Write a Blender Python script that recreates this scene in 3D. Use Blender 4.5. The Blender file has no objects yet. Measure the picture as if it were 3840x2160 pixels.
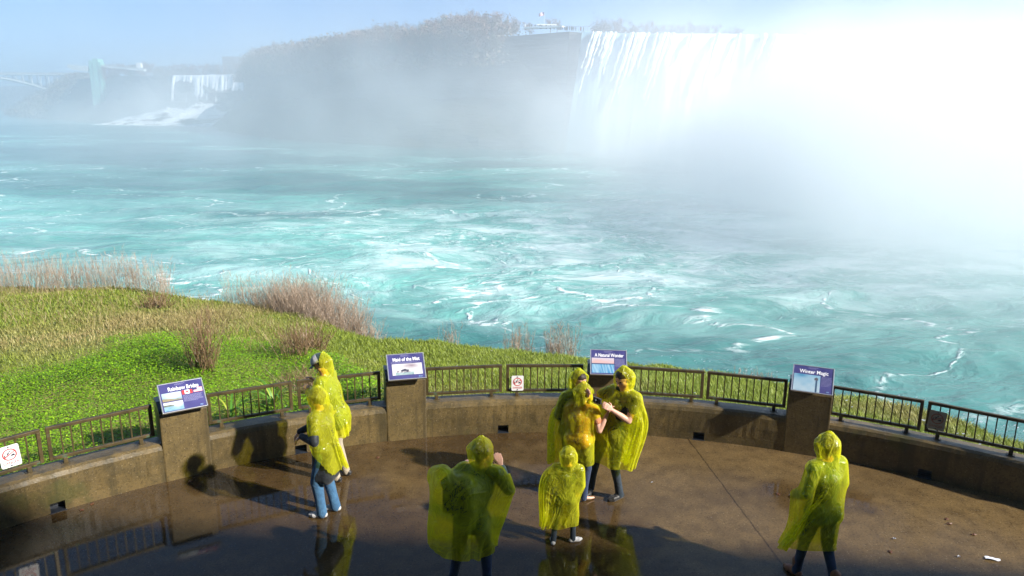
import bpy, bmesh, math, random
import numpy as np
from mathutils import Vector, Matrix, Euler
random.seed(7); RNG = np.random.default_rng(7)
C = bpy.context.scene.collection
sc = bpy.context.scene
rad = math.radians

# ------------------------------------------------------------------ camera, sky, sun, exposure
CAMH, FPX, YH, ROLL = 4.95, 2800.0, 400.0, 0.5
pitch = math.atan((1080 - YH) / FPX)
cd = bpy.data.cameras.new('camera'); cam = bpy.data.objects.new('camera', cd); C.objects.link(cam)
cd.sensor_width = 36; cd.lens = 36 * FPX / 3840; cd.clip_start = 0.05; cd.clip_end = 20000
cF = Vector((0, math.cos(pitch), -math.sin(pitch))); cX = Vector((1, 0, 0)); cU = cX.cross(cF)
cr = rad(ROLL); R2 = cX * math.cos(cr) + cU * math.sin(cr); U2 = -cX * math.sin(cr) + cU * math.cos(cr)
mw = Matrix((( R2.x, U2.x, -cF.x, 0), (R2.y, U2.y, -cF.y, 0), (R2.z, U2.z, -cF.z, CAMH), (0, 0, 0, 1)))
cam.matrix_world = mw; sc.camera = cam

SUN_AZ, SUN_EL = -25.0, 32.0            # math angle from +X, elevation
w = bpy.data.worlds.new('World'); sc.world = w; w.use_nodes = True
nt = w.node_tree; bg = nt.nodes['Background']
sky = nt.nodes.new('ShaderNodeTexSky'); sky.sky_type = 'NISHITA'; sky.sun_disc = False
sky.sun_elevation = rad(SUN_EL); sky.sun_rotation = rad(90 - SUN_AZ)
sky.altitude = 100; sky.air_density = 0.6; sky.dust_density = 0.0; sky.ozone_density = 3.8
nt.links.new(sky.outputs[0], bg.inputs[0]); bg.inputs[1].default_value = 0.070
sd = bpy.data.lights.new('sun', 'SUN'); sd.energy = 5.0; sd.angle = rad(1.2); sd.color = (1.0, 0.95, 0.87)
so = bpy.data.objects.new('sun', sd); C.objects.link(so)
sdir = Vector((math.cos(rad(SUN_AZ)) * math.cos(rad(SUN_EL)), math.sin(rad(SUN_AZ)) * math.cos(rad(SUN_EL)), math.sin(rad(SUN_EL))))
so.rotation_euler = sdir.to_track_quat('Z', 'Y').to_euler(); so.location = sdir * 60
sc.view_settings.view_transform = 'Standard'; sc.view_settings.look = 'None'
sc.view_settings.exposure = 1.2; sc.view_settings.gamma = 1.0
sc.render.engine = 'CYCLES'
sc.cycles.max_bounces = 14; sc.cycles.diffuse_bounces = 3; sc.cycles.glossy_bounces = 3
sc.cycles.transparent_max_bounces = 16; sc.cycles.volume_bounces = 12
sc.cycles.volume_max_steps = 128; sc.cycles.use_denoising = True
sc.cycles.caustics_reflective = False; sc.cycles.caustics_refractive = False
sc.cycles.sample_clamp_indirect = 6

# ------------------------------------------------------------------ pixel helpers (2576 x 1449 survey of the place)
def ray(x, y):
    return cF * FPX + R2 * (x * 3840 / 2576 - 1920) - U2 * (y * 3840 / 2576 - 1080)
def onz(x, y, z=0.0):
    d = ray(x, y); t = (z - CAMH) / d.z; return Vector((d.x * t, d.y * t, z))
def aty(x, y, D):
    d = ray(x, y); t = D / d.y; return Vector((d.x * t, D, CAMH + d.z * t))

# ------------------------------------------------------------------ object helpers
def tag(o, label=None, cat=None, group=None, kind=None):
    if label: o['label'] = label
    if cat: o['category'] = cat
    if group: o['group'] = group
    if kind: o['kind'] = kind
    return o
def empty(name, loc=(0, 0, 0), rz=0.0, parent=None):
    o = bpy.data.objects.new(name, None); C.objects.link(o); o.location = loc; o.rotation_euler = (0, 0, rz)
    o.empty_display_size = 0.1
    if parent: o.parent = parent
    return o
def link(name, me, m=None, parent=None, smooth=False):
    o = bpy.data.objects.new(name, me); C.objects.link(o)
    if m:
        for mm in (m if isinstance(m, (list, tuple)) else [m]): me.materials.append(mm)
    if parent: o.parent = parent
    if smooth: me.shade_smooth()
    return o
def np_mesh(name, V, F):
    """V (n,3), F (m,k) equal-sized faces, fast"""
    me = bpy.data.meshes.new(name); V = np.asarray(V, np.float32); F = np.asarray(F, np.int32)
    k = F.shape[1]; me.vertices.add(len(V)); me.vertices.foreach_set('co', V.ravel())
    me.loops.add(F.size); me.loops.foreach_set('vertex_index', F.ravel())
    me.polygons.add(len(F)); me.polygons.foreach_set('loop_start', np.arange(0, F.size, k, dtype=np.int32))
    me.polygons.foreach_set('loop_total', np.full(len(F), k, np.int32))
    me.update(calc_edges=True); me.validate(); me.shade_flat(); return me
def grid_faces(nr, nc, wrap=False):
    i = np.arange(nr - 1)[:, None]; j = np.arange(nc if wrap else nc - 1)[None, :]; j2 = (j + 1) % nc
    return np.stack([i * nc + j, i * nc + j2, (i + 1) * nc + j2, (i + 1) * nc + j], -1).reshape(-1, 4)
class MB:
    def __init__(s): s.bm = bmesh.new()
    def box(s, c, size, rot=None, bevel=0.0, taper=None):
        r = bmesh.ops.create_cube(s.bm, size=1.0); vs = r['verts']
        for v in vs:
            v.co = Vector((v.co.x * size[0], v.co.y * size[1], v.co.z * size[2]))
            if taper and v.co.z > 0: v.co.x *= taper; v.co.y *= taper
        if bevel:
            es = list({e for v in vs for e in v.link_edges})
            g = bmesh.ops.bevel(s.bm, geom=es + vs, offset=bevel, segments=2, affect='EDGES', profile=0.6)
            vs = list({v for f in g['faces'] for v in f.verts} | {v for v in vs if v.is_valid})
        M = rot.to_matrix() if isinstance(rot, Euler) else rot
        for v in vs:
            if M is not None: v.co = M @ v.co
            v.co += Vector(c)
        return vs
    def tube(s, pts, radii, n=8, caps=True):
        pts = [Vector(p) for p in pts]
        if not hasattr(radii, '__len__'): radii = [radii] * len(pts)
        rings = []; up = Vector((0, 0, 1))
        t0 = (pts[-1] - pts[0]).normalized(); a = t0.cross(up)
        if a.length < 1e-3: a = t0.cross(Vector((1, 0, 0)))
        a.normalize()
        for i, p in enumerate(pts):
            t = (pts[min(i + 1, len(pts) - 1)] - pts[max(i - 1, 0)]).normalized()
            a = (a - t * a.dot(t)).normalized(); b = t.cross(a)
            rings.append([s.bm.verts.new(p + (a * math.cos(2 * math.pi * k / n) + b * math.sin(2 * math.pi * k / n)) * radii[i]) for k in range(n)])
        for A, B in zip(rings, rings[1:]):
            for k in range(n): s.bm.faces.new((A[k], A[(k + 1) % n], B[(k + 1) % n], B[k]))
        if caps: s.bm.faces.new(rings[0][::-1]); s.bm.faces.new(rings[-1])
    def ball(s, c, r, seg=12, scale=(1, 1, 1)):
        g = bmesh.ops.create_uvsphere(s.bm, u_segments=seg, v_segments=max(6, seg * 2 // 3), radius=r)
        for v in g['verts']: v.co = Vector((v.co.x * scale[0], v.co.y * scale[1], v.co.z * scale[2])) + Vector(c)
    def poly(s, pts):
        s.bm.faces.new([s.bm.verts.new(Vector(p)) for p in pts])
    def prism(s, pts, ext):
        a = [s.bm.verts.new(Vector(p)) for p in pts]; b = [s.bm.verts.new(Vector(p) + Vector(ext)) for p in pts]
        n = len(a); s.bm.faces.new(a[::-1]); s.bm.faces.new(b)
        for k in range(n): s.bm.faces.new((a[k], a[(k + 1) % n], b[(k + 1) % n], b[k]))
    def build(s, name, m, parent=None, smooth=False):
        bmesh.ops.recalc_face_normals(s.bm, faces=s.bm.faces)
        me = bpy.data.meshes.new(name); s.bm.to_mesh(me); s.bm.free()
        return link(name, me, m, parent, smooth)
def copy_tree(o, parent=None):
    c = o.copy(); C.objects.link(c)
    if parent: c.parent = parent
    for ch in list(o.children): copy_tree(ch, c)
    return c

# ------------------------------------------------------------------ numpy noise
def vnoise(x, y, seed=0):
    xi = np.floor(x).astype(np.int64); yi = np.floor(y).astype(np.int64); xf = x - xi; yf = y - yi
    def h(a, b):
        n = (a * 374761393 + b * 668265263 + seed * 1442695041) & 0xffffffff
        n = ((n ^ (n >> 13)) * 1274126177) & 0xffffffff; return ((n ^ (n >> 16)) & 0xffff) / 65535.0
    u = xf * xf * (3 - 2 * xf); v = yf * yf * (3 - 2 * yf)
    return (h(xi, yi) * (1 - u) + h(xi + 1, yi) * u) * (1 - v) + (h(xi, yi + 1) * (1 - u) + h(xi + 1, yi + 1) * u) * v
def fbm(x, y, o=4, seed=0):
    s = 0; a = 1; t = 0
    for k in range(o): s = s + a * vnoise(x * 2 ** k + 17.3 * k, y * 2 ** k + 9.1 * k, seed + k); t += a; a *= .5
    return s / t * 2 - 1

# ------------------------------------------------------------------ materials
def newmat(name):
    m = bpy.data.materials.new(name); m.use_nodes = True; return m, m.node_tree, m.node_tree.nodes['Principled BSDF']
def nd(t, typ, **kw):
    n = t.nodes.new(typ)
    for k, v in kw.items():
        if k == 'inp':
            for i, val in v.items(): n.inputs[i].default_value = val
        else: setattr(n, k, v)
    return n
def ramp(t, fac, stops):
    r = nd(t, 'ShaderNodeValToRGB'); e = r.color_ramp.elements
    while len(e) > 1: e.remove(e[-1])
    for i, (p, c) in enumerate(stops):
        el = e[0] if i == 0 else e.new(p)
        el.position = p; el.color = (*c, 1) if len(c) == 3 else c
    t.links.new(fac, r.inputs[0]); return r.outputs[0]
def noise(t, scale, detail=4, vec=None, rough=.55, dist=0.0, coord='Object'):
    n = nd(t, 'ShaderNodeTexNoise', inp={'Scale': scale, 'Detail': detail, 'Roughness': rough, 'Distortion': dist})
    if vec is None:
        tc = nd(t, 'ShaderNodeTexCoord'); vec = tc.outputs[coord]
    t.links.new(vec, n.inputs['Vector']); return n.outputs['Fac']
def bump(t, b, h, strength=.3, dist=.01):
    n = nd(t, 'ShaderNodeBump', inp={'Strength': strength, 'Distance': dist}); t.links.new(h, n.inputs['Height'])
    t.links.new(n.outputs[0], b.inputs['Normal']); return n
def pm(name, c1, c2=None, scale=8.0, rough=.6, metal=0.0, bmp=.2, bd=.01, detail=5, spec=.5, coat=0.0):
    m, t, b = newmat(name); c2 = c2 or tuple(x * .7 for x in c1)
    f = noise(t, scale, detail); t.links.new(ramp(t, f, [(.3, c2), (.7, c1)]), b.inputs['Base Color'])
    b.inputs['Roughness'].default_value = rough; b.inputs['Metallic'].default_value = metal
    b.inputs['Specular IOR Level'].default_value = spec; b.inputs['Coat Weight'].default_value = coat
    if bmp: bump(t, b, noise(t, scale * 4, 4), bmp, bd)
    return m
def vcol(t, name='col'):
    return nd(t, 'ShaderNodeVertexColor', layer_name=name).outputs[0]
def math_(t, op, a, b=None, clamp=False):
    n = nd(t, 'ShaderNodeMath', operation=op, use_clamp=clamp)
    for i, v in enumerate((a, b)):
        if v is None: continue
        if isinstance(v, (int, float)): n.inputs[i].default_value = v
        else: t.links.new(v, n.inputs[i])
    return n.outputs[0]
def maprange(t, v, a, b, c=0.0, d=1.0, smooth=True):
    n = nd(t, 'ShaderNodeMapRange', interpolation_type='SMOOTHSTEP' if smooth else 'LINEAR', inp={1: a, 2: b, 3: c, 4: d})
    t.links.new(v, n.inputs[0]); return n.outputs[0]
def vmath(t, op, a, b=None):
    n = nd(t, 'ShaderNodeVectorMath', operation=op)
    for i, v in enumerate((a, b)):
        if v is None: continue
        if isinstance(v, (tuple, list)): n.inputs[i].default_value = v
        else: t.links.new(v, n.inputs[i])
    return n.outputs[0] if op not in ('DOT_PRODUCT', 'LENGTH') else n.outputs['Value']
def mixc(t, f, a, b):
    n = nd(t, 'ShaderNodeMix', data_type='RGBA')
    for i, v in ((0, f), (6, a), (7, b)):
        if isinstance(v, (int, float)): n.inputs[i].default_value = v
        elif isinstance(v, tuple): n.inputs[i].default_value = (*v, 1)
        else: t.links.new(v, n.inputs[i])
    return n.outputs[2]

skin_m, t_, b_ = newmat('skin'); t_.links.new(ramp(t_, noise(t_, 9, 4), [(.3, (.50, .27, .19)), (.7, (.62, .36, .26))]), b_.inputs['Base Color']); b_.inputs['Roughness'].default_value = .5
b_.inputs['Subsurface Weight'].default_value = .08

# ================================================================== LANDSCAPE
WZ = -15.0
# ---- river water
def build_water():
    ang = np.linspace(rad(20), rad(172), 420); r = np.geomspace(14, 3200, 620)
    A, Rr = np.meshgrid(ang, r); X = Rr * np.cos(A); Y = Rr * np.sin(A)
    near = np.clip((260 - Rr) / 200, 0, 1)
    Z = fbm(X * .05, Y * .09, 4, 3) * 1.0 + fbm(X * .22, Y * .35, 3, 9) * .45 * near
    Z *= np.clip((900 - Rr) / 600, 0.05, 1)
    V = np.stack([X, Y, Z + WZ], -1).reshape(-1, 3)
    me = np_mesh('river_water', V, grid_faces(620, 420)[:, ::-1])
    m, t, b = newmat('river_water')
    tc = nd(t, 'ShaderNodeTexCoord'); P = tc.outputs['Object']
    sep = nd(t, 'ShaderNodeSeparateXYZ'); t.links.new(P, sep.inputs[0])
    def nvec(vec, sc_, det=3, col=True, dist=0):
        n = nd(t, 'ShaderNodeTexNoise', inp={'Scale': sc_, 'Detail': det, 'Roughness': .55, 'Distortion': dist}); t.links.new(vec, n.inputs['Vector'])
        return n.outputs['Color'] if col else n.outputs['Fac']
    def warp(vec, sc_, amt):
        c = vmath(t, 'SUBTRACT', nvec(vec, sc_), (.5, .5, .5)); c = vmath(t, 'MULTIPLY', c, (amt, amt, 0)); return vmath(t, 'ADD', vec, c)
    flat = vmath(t, 'MULTIPLY', P, (0.62, 1.0, 0.0))
    w1 = warp(flat, .022, 26); w2 = warp(w1, .11, 5); w3 = warp(w2, .6, 1.0)
    def ridge(vec, sc_, wdt, det=2):
        n = nvec(vec, sc_, det, False); a = math_(t, 'ABSOLUTE', math_(t, 'SUBTRACT', n, .5)); return maprange(t, a, wdt, 0.0)
    r1 = ridge(w3, .042, .011); r2 = ridge(w3, .15, .015, 3); r3 = ridge(w3, .42, .03, 3)
    big = nvec(w1, .016, 3, False)
    # how much foam: a turbulent belt below the falls, quieter downstream and close to the bank
    dx = maprange(t, sep.outputs[0], -130, 70, 0.0, 1.0)
    belt = math_(t, 'MULTIPLY', maprange(t, sep.outputs[1], 58, 92), maprange(t, sep.outputs[1], 175, 125))
    amt = math_(t, 'ADD', math_(t, 'MULTIPLY', belt, .55), math_(t, 'MULTIPLY', dx, .22))
    amt = math_(t, 'ADD', amt, math_(t, 'MULTIPLY', math_(t, 'SUBTRACT', big, .5), 3.4))
    amt = math_(t, 'MULTIPLY', math_(t, 'ADD', amt, .10, True), maprange(t, sep.outputs[1], 26, 85, .30, 1.0))
    fleck = nvec(w3, 1.1, 5, False)
    patch = maprange(t, math_(t, 'ADD', math_(t, 'MULTIPLY', nvec(w2, .32, 6, False), .72), math_(t, 'MULTIPLY', amt, .36)), .58, .80)
    patch = math_(t, 'MULTIPLY', patch, maprange(t, fleck, .44, .66))
    l1 = math_(t, 'MULTIPLY', r1, maprange(t, amt, .02, .45)); l2 = math_(t, 'MULTIPLY', r2, maprange(t, amt, .15, .8)); l3 = math_(t, 'MULTIPLY', r3, maprange(t, amt, .45, 1.0))
    ln = math_(t, 'MAXIMUM', math_(t, 'MULTIPLY', l1, 1.0), math_(t, 'MAXIMUM', math_(t, 'MULTIPLY', l2, .42), math_(t, 'MULTIPLY', l3, .16)))
    ln = math_(t, 'MULTIPLY', ln, maprange(t, fleck, .42, .60))
    foam = math_(t, 'MAXIMUM', ln, math_(t, 'MULTIPLY', patch, .85), True)
    churn = math_(t, 'MULTIPLY', maprange(t, math_(t, 'ADD', nvec(w2, .13, 5, False), math_(t, 'MULTIPLY', nvec(w3, .8, 4, False), .35)), .56, .86), math_(t, 'MULTIPLY', belt, maprange(t, sep.outputs[0], -55, 30, .25, 1.0)))
    foam = math_(t, 'MAXIMUM', math_(t, 'MULTIPLY', foam, .9), math_(t, 'MULTIPLY', churn, .8), True)
    milky = maprange(t, math_(t, 'ADD', math_(t, 'MULTIPLY', amt, .6), math_(t, 'MULTIPLY', nvec(w2, .05, 4, False), .6)), .18, .80)
    milky = math_(t, 'MULTIPLY', milky, maprange(t, sep.outputs[1], 38, 88, .38, 1.0))
    deep = mixc(t, nvec(w2, .09, 4, False), (0.020, 0.105, 0.105), (0.048, 0.165, 0.158))
    base = mixc(t, milky, deep, (0.16, 0.42, 0.37))
    base = mixc(t, foam, base, (0.80, 0.86, 0.86))
    t.links.new(base, b.inputs['Base Color'])
    t.links.new(maprange(t, foam, 0, 1, .22, .8), b.inputs['Roughness'])
    b.inputs['IOR'].default_value = 1.33
    hh = math_(t, 'ADD', math_(t, 'MULTIPLY', nvec(w2, .30, 7, False), 1.3), math_(t, 'MULTIPLY', foam, .35))
    bump(t, b, hh, .55, 1.2)
    o = link('river_water', me, m, smooth=True); tag(o, kind='structure')
build_water()

# ---- far gorge walls with plateau behind
rock_m, t, b = newmat('gorge_rock')
tc = nd(t, 'ShaderNodeTexCoord'); mp = nd(t, 'ShaderNodeMapping', inp={'Scale': (.02, .02, .16)}); t.links.new(tc.outputs['Object'], mp.inputs[0])
n1 = nd(t, 'ShaderNodeTexNoise', inp={'Scale': 1.2, 'Detail': 8, 'Roughness': .65}); t.links.new(mp.outputs[0], n1.inputs['Vector'])
n2 = noise(t, .035, 6)
veg = ramp(t, n2, [(.35, (.06, .05, .04)), (.5, (.065, .06, .04)), (.66, (.04, .05, .03))])
rk = ramp(t, n1.outputs['Fac'], [(.3, (.04, .042, .045)), (.52, (.08, .08, .08)), (.7, (.13, .13, .125))])
geo = nd(t, 'ShaderNodeNewGeometry'); sp = nd(t, 'ShaderNodeSeparateXYZ'); t.links.new(geo.outputs['Normal'], sp.inputs[0])
t.links.new(mixc(t, maprange(t, sp.outputs[2], .25, .6), rk, veg), b.inputs['Base Color']); b.inputs['Roughness'].default_value = .9
bump(t, b, n1.outputs['Fac'], .8, 3)

def resample(pts, step):
    P = np.array(pts, float); out = []
    seg = np.hypot(*np.diff(P, axis=0)[:, :2].T); s = np.r_[0, np.cumsum(seg)]; n = int(s[-1] / step) + 1
    q = np.linspace(0, s[-1], n); return np.stack([np.interp(q, s, P[:, k]) for k in range(P.shape[1])], -1)
# gorge rim (x, y, rim height, talus run) listed from the horseshoe leftwards
RIM = [(760, 640, 42, 6), (520, 470, 41, 6), (330, 392, 41, 6), (232, 362, 38.5, 6), (150, 366, 38, 6), (95, 358, 37.4, 6), (58, 356, 37, 6), (34, 352, 37, 7), (26, 352, 38, 9), (-6, 372, 37, 22), (-50, 400, 36, 26), (-100, 450, 36, 26),
       (-150, 520, 36, 28), (-196, 590, 36, 30), (-222, 660, 35, 30), (-256, 740, 35, 34), (-270, 800, 35, 38), (-300, 812, 34.5, 40), (-350, 826, 34, 42),
       (-392, 838, 34, 40), (-425, 860, 34, 40), (-470, 905, 36, 44), (-560, 990, 34, 50), (-640, 1110, 35, 60), (-720, 1230, 34, 70), (-860, 1500, 34, 80), (-1100, 1850, 36, 90), (-1700, 2400, 38, 100)]
RP = resample(RIM, 9.0); nrm = np.gradient(RP[:, :2], axis=0); nrm /= np.hypot(*nrm.T)[:, None]
OUT = np.stack([-nrm[:, 1], nrm[:, 0]], -1)            # towards the river
if (OUT[len(OUT) // 2] @ np.array([0, -1])) < 0: OUT = -OUT
def build_gorge():
    prof = [(1.25, 0.0, 0), (1.0, .05, 0), (.8, .16, 0), (.55, .30, 0), (.32, .42, 0), (.16, .5, 0), (.10, .66, 1), (.06, .80, 1), (.03, .92, 1), (.0, 1.0, 1)]
    back = [3, 12, 40, 110, 300, 800, 2500]
    n = len(RP); rows = []
    idx = np.arange(n) * 9.0
    for k, (fr, fz, c) in enumerate(prof):
        jit = fbm(idx * .03, idx * 0 + k * .7, 4, 5) * (5 if 0 < k < 9 else .3) * (RP[:, 3] > 12) + fbm(idx * .2, idx * 0 + k * 1.7, 2, 15) * (1.2 if 0 < k < 9 else 0)
        off = RP[:, 3] * fr + jit
        z = WZ - 3 + (RP[:, 2] - WZ + 3) * fz + (fbm(idx * .06, idx * 0 + k * 3.3, 3, 8) * 3 if 0 < k < 6 else 0)
        rows.append(np.c_[RP[:, 0] + OUT[:, 0] * off, RP[:, 1] + OUT[:, 1] * off, z])
    for bk in back:
        zz = RP[:, 2] + fbm(idx * .02, idx * 0 + bk * .02, 3, 11) * min(3, bk * .05) + min(bk, 120) * .012
        d = -OUT * bk
        if bk > 100: d = np.tile(np.array([[-.25, .97]]) * bk, (n, 1))
        rows.append(np.c_[RP[:, 0] + d[:, 0], RP[:, 1] + d[:, 1], zz])
    V = np.stack(rows).reshape(-1, 3)
    o = link('gorge_terrain', np_mesh('gorge_terrain', V, grid_faces(len(rows), n)), rock_m); tag(o, kind='structure')
build_gorge()

# ---- waterfalls: a sheet thrown out from the rim, broken into strands
def fall_material(name, gap, dens, vs, vary=False):
    m, t, b = newmat(name)
    uv = nd(t, 'ShaderNodeUVMap'); mp = nd(t, 'ShaderNodeMapping', inp={'Scale': (1.0, vs, 1)}); t.links.new(uv.outputs[0], mp.inputs[0])
    a = nd(t, 'ShaderNodeTexNoise', inp={'Scale': dens, 'Detail': 6, 'Roughness': .6, 'Distortion': .3}); t.links.new(mp.outputs[0], a.inputs['Vector'])
    c = nd(t, 'ShaderNodeTexNoise', inp={'Scale': dens * 6, 'Detail': 4, 'Roughness': .6}); t.links.new(mp.outputs[0], c.inputs['Vector'])
    fac = math_(t, 'ADD', math_(t, 'MULTIPLY', a.outputs['Fac'], .75), math_(t, 'MULTIPLY', c.outputs['Fac'], .25))
    b.inputs['Roughness'].default_value = .6
    if vary:
        sx_ = nd(t, 'ShaderNodeSeparateXYZ'); t.links.new(nd(t, 'ShaderNodeTexCoord').outputs['Object'], sx_.inputs[0]); fac = math_(t, 'ADD', fac, maprange(t, sx_.outputs[0], 62, 105, -.075, .055))
    t.links.new(ramp(t, fac, [(gap - .06, (.10, .20, .26)), (gap + .0, (.30, .42, .48)), (gap + .06, (.88, .90, .92))]), b.inputs['Base Color'])
    bump(t, b, fac, .8, 1.0); return m
def fall_sheet(name, x_from, x_to, throw, m, seed, drop_to, lat=0.0, zfun=None, amp=2.2, step=.9):
    sel = [p for p in RIM]; P = resample(RIM, step); nn = np.gradient(P[:, :2], axis=0); nn /= np.hypot(*nn.T)[:, None]
    O = np.stack([-nn[:, 1], nn[:, 0]], -1)
    if (O[len(O) // 2] @ np.array([0, -1])) < 0: O = -O
    k = (P[:, 0] >= x_from) & (P[:, 0] <= x_to) & (P[:, 1] < 880) ; P = P[k]; O = O[k]; n = len(P); u = np.arange(n) * step
    T = np.r_[np.linspace(-.10, 0, 4)[:-1], np.linspace(0, 1, 40) ** 1.2]; rows = []; uvs = []
    for tt in T:
        if tt < 0: off = tt * 60; z = P[:, 2] + .5 + 0 * u
        else:
            off = throw * math.sqrt(tt) * (.55 + .45 * tt) + amp * fbm(u * .11, u * 0 + tt * .6, 4, seed) * min(1, tt * 7) + .8 * amp * fbm(u * .45, u * 0 + tt * .9, 3, seed + 4) * min(1, tt * 7)
            z = P[:, 2] + .5 - (P[:, 2] - drop_to) * tt
        off = off + 1.0 + 0 * u
        rows.append(np.c_[P[:, 0] + O[:, 0] * off + lat * max(0, tt), P[:, 1] + O[:, 1] * off, z]); uvs.append(np.c_[u / 40, z / 40])
    V = np.stack(rows).reshape(-1, 3); UV = np.stack(uvs).reshape(-1, 2)
    F = grid_faces(len(T), n); me = np_mesh(name, V, F); ul = me.uv_layers.new(name='UVMap')
    li = np.empty(len(me.loops), np.int32); me.loops.foreach_get('vertex_index', li); ul.data.foreach_set('uv', UV[li].astype(np.float32).ravel())
    o = link(name, me, m, smooth=True); tag(o, kind='structure'); return o
fall_sheet('horseshoe_waterfall', 30, 600, 9.0, fall_material('fall_water', .50, 1.6, .07, True), 31, WZ - 1, lat=-7, amp=1.5)
fall_sheet('american_waterfall', -365, -268, 7.0, fall_material('fall_water_far', .41, 2.0, .25), 77, -4, lat=0, amp=2.5)
# thick bright strands that stand out of the sheet near the island end
def strands():
    m, t, b = newmat('strand_water'); n = noise(t, .25, 6); t.links.new(ramp(t, n, [(.3, (.75, .8, .84)), (.6, (.93, .94, .95))]), b.inputs['Base Color']); b.inputs['Roughness'].default_value = .7
    bump(t, b, n, .8, .8)
    spec = [(1490, 1.6, .3), (1502, 3.2, .50), (1512, 1.4, .35), (1524, 1.6, .2), (1548, 2.0, .34), (1575, 1.6, .4), (1604, 2.2, .5), (1632, 2.4, .3), (1655, 2.0, .35), (1684, 3.0, .6), (1535, 4.2, .26), (1592, 3.4, .62), (1617, 6.0, .36), (1672, 4.6, .54), (1697, 2.4, .27), (1745, 2.0, .2), (1812, 3.0, .45), (1868, 3.5, .3), (1935, 5.5, .22), (1965, 3.5, .35), (2050, 5, .3), (2150, 6, .4), (2270, 7, .35)]
    V = []; F = []
    for i, (px, wd, ln) in enumerate(spec):
        rows = 26; cols = 9; x0 = aty(px, 74, 352).x; base = len(V)
        yr = np.interp(x0, [p[0] for p in RIM[::-1] if p[1] < 500 and p[0] > 20], [p[1] for p in RIM[::-1] if p[1] < 500 and p[0] > 20])
        zr = np.interp(x0, [p[0] for p in RIM[::-1] if p[1] < 500 and p[0] > 20], [p[2] for p in RIM[::-1] if p[1] < 500 and p[0] > 20])
        for r in range(rows):
            tt = r / (rows - 1) * ln
            wid = wd * .62 * (1 - .72 * r / (rows - 1)) * (1 + .14 * math.sin(r * .9 + i)) * .5
            cx = x0 - 17 * tt + .16 * math.sin(r * .5 + i * 2)
            for c in range(cols):
                q = c / (cols - 1) * 2 - 1
                j = (random.random() - .5) * .5
                V.append((cx + q * wid + j, yr - 1.5 - 11 * math.sqrt(tt) - 2.4 * (1 - q * q) + j, zr + .8 - 54 * tt))
        F += [[base + a * cols + c_, base + a * cols + c_ + 1, base + (a + 1) * cols + c_ + 1, base + (a + 1) * cols + c_] for a in range(rows - 1) for c_ in range(cols - 1)]
    o = link('waterfall_strands', np_mesh('waterfall_strands', V, F), m, smooth=True); tag(o, kind='structure')
strands()
# talus boulders and cascades under the far falls
def talus():
    n1, n2 = 70, 26; V = []
    for i in range(n1):
        for j in range(n2):
            u = i / (n1 - 1); v = j / (n2 - 1)
            x = -400 + 190 * u; y = 800 - 95 * v - 30 * u
            z = WZ - 1 + 20 * (1 - v) ** 1.3 * (.35 + .65 * math.sin(math.pi * min(1, u * 1.1)) ) + 5 * fbm(np.array(x * .08), np.array(y * .08), 4, 21) * (1 - v)
            V.append((x, y, z))
    m, t, b = newmat('cascade_rocks'); f = noise(t, .06, 8, rough=.7)
    t.links.new(ramp(t, f, [(.36, (.06, .05, .045)), (.44, (.14, .12, .10)), (.48, (.85, .88, .9))]), b.inputs['Base Color']); b.inputs['Roughness'].default_value = .8
    o = link('cascade_rocks', np_mesh('cascade_rocks', V, grid_faces(n1, n2)), m); tag(o, kind='structure')
talus()

# ---- trees: bare autumn crowns, five shapes, copied along the rim
bark_m = pm('tree_bark', (.16, .12, .09), (.08, .06, .05), 2, .9)
def leafmat(name, cols):
    m, t, b = newmat(name); f = noise(t, .35, 3)
    t.links.new(ramp(t, f, [(.3, cols[0]), (.5, cols[1]), (.7, cols[2])]), b.inputs['Base Color']); b.inputs['Roughness'].default_value = .8
    return m
LM = [leafmat('autumn_foliage', [(.13, .075, .05), (.22, .12, .075), (.17, .11, .06)]), leafmat('brown_foliage', [(.10, .075, .055), (.16, .115, .08), (.12, .10, .06)]), leafmat('green_foliage', [(.03, .055, .03), (.06, .09, .04), (.09, .10, .045)])]
def make_tree(k, h, wd, leaves, m, conical=False):
    rr = random.Random(k); root = empty('tree')
    tm = MB(); pts = [(0, 0, -1.5)]
    for i in range(1, 6): pts.append((rr.uniform(-.3, .3), rr.uniform(-.3, .3), h * .8 * i / 5))
    tm.tube(pts, [.35, .3, .25, .18, .12, .05], 6); tips = []
    for i in range(22):
        z = h * rr.uniform(.22, .75); a = rr.uniform(0, 6.28); L = wd * rr.uniform(.45, .95) * ((1.05 - z / h) * 1.6 if conical else 1)
        e = (math.cos(a) * L, math.sin(a) * L, z + L * rr.uniform(.35, .9)); mid = (e[0] * .5, e[1] * .5, z + (e[2] - z) * .35)
        tm.tube([(0, 0, z), mid, e], [.12, .07, .025], 4); tips += [mid, e]
    tm.build('trunk', bark_m, root)
    rg = np.random.default_rng(k); cl = []
    for i in range(60):
        tx = tips[rg.integers(len(tips))]; cl.append(np.array(tx) + rg.normal(0, .7, 3))
    V = []; F = []
    for i in range(leaves):
        c = cl[rg.integers(len(cl))] + rg.normal(0, .75, 3); s = rg.uniform(.16, .42)
        d1 = rg.normal(size=3); d1 /= np.linalg.norm(d1); d2 = np.cross(d1, rg.normal(size=3)); d2 /= np.linalg.norm(d2)
        n = len(V); V += [c - d1 * s, c + d2 * s * .6, c + d1 * s, c - d2 * s * .6]; F.append((n, n + 1, n + 2, n + 3))
    link('crown', np_mesh('crown', V, F), m, root); return root
TREES = [make_tree(11, 15, 5.0, 1500, LM[0]), make_tree(12, 18, 6.0, 1700, LM[1]), make_tree(13, 12, 4.6, 1400, LM[1]), make_tree(14, 16, 4.2, 1900, LM[2], True), make_tree(15, 13, 5.5, 1300, LM[0])]
used = set()
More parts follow.
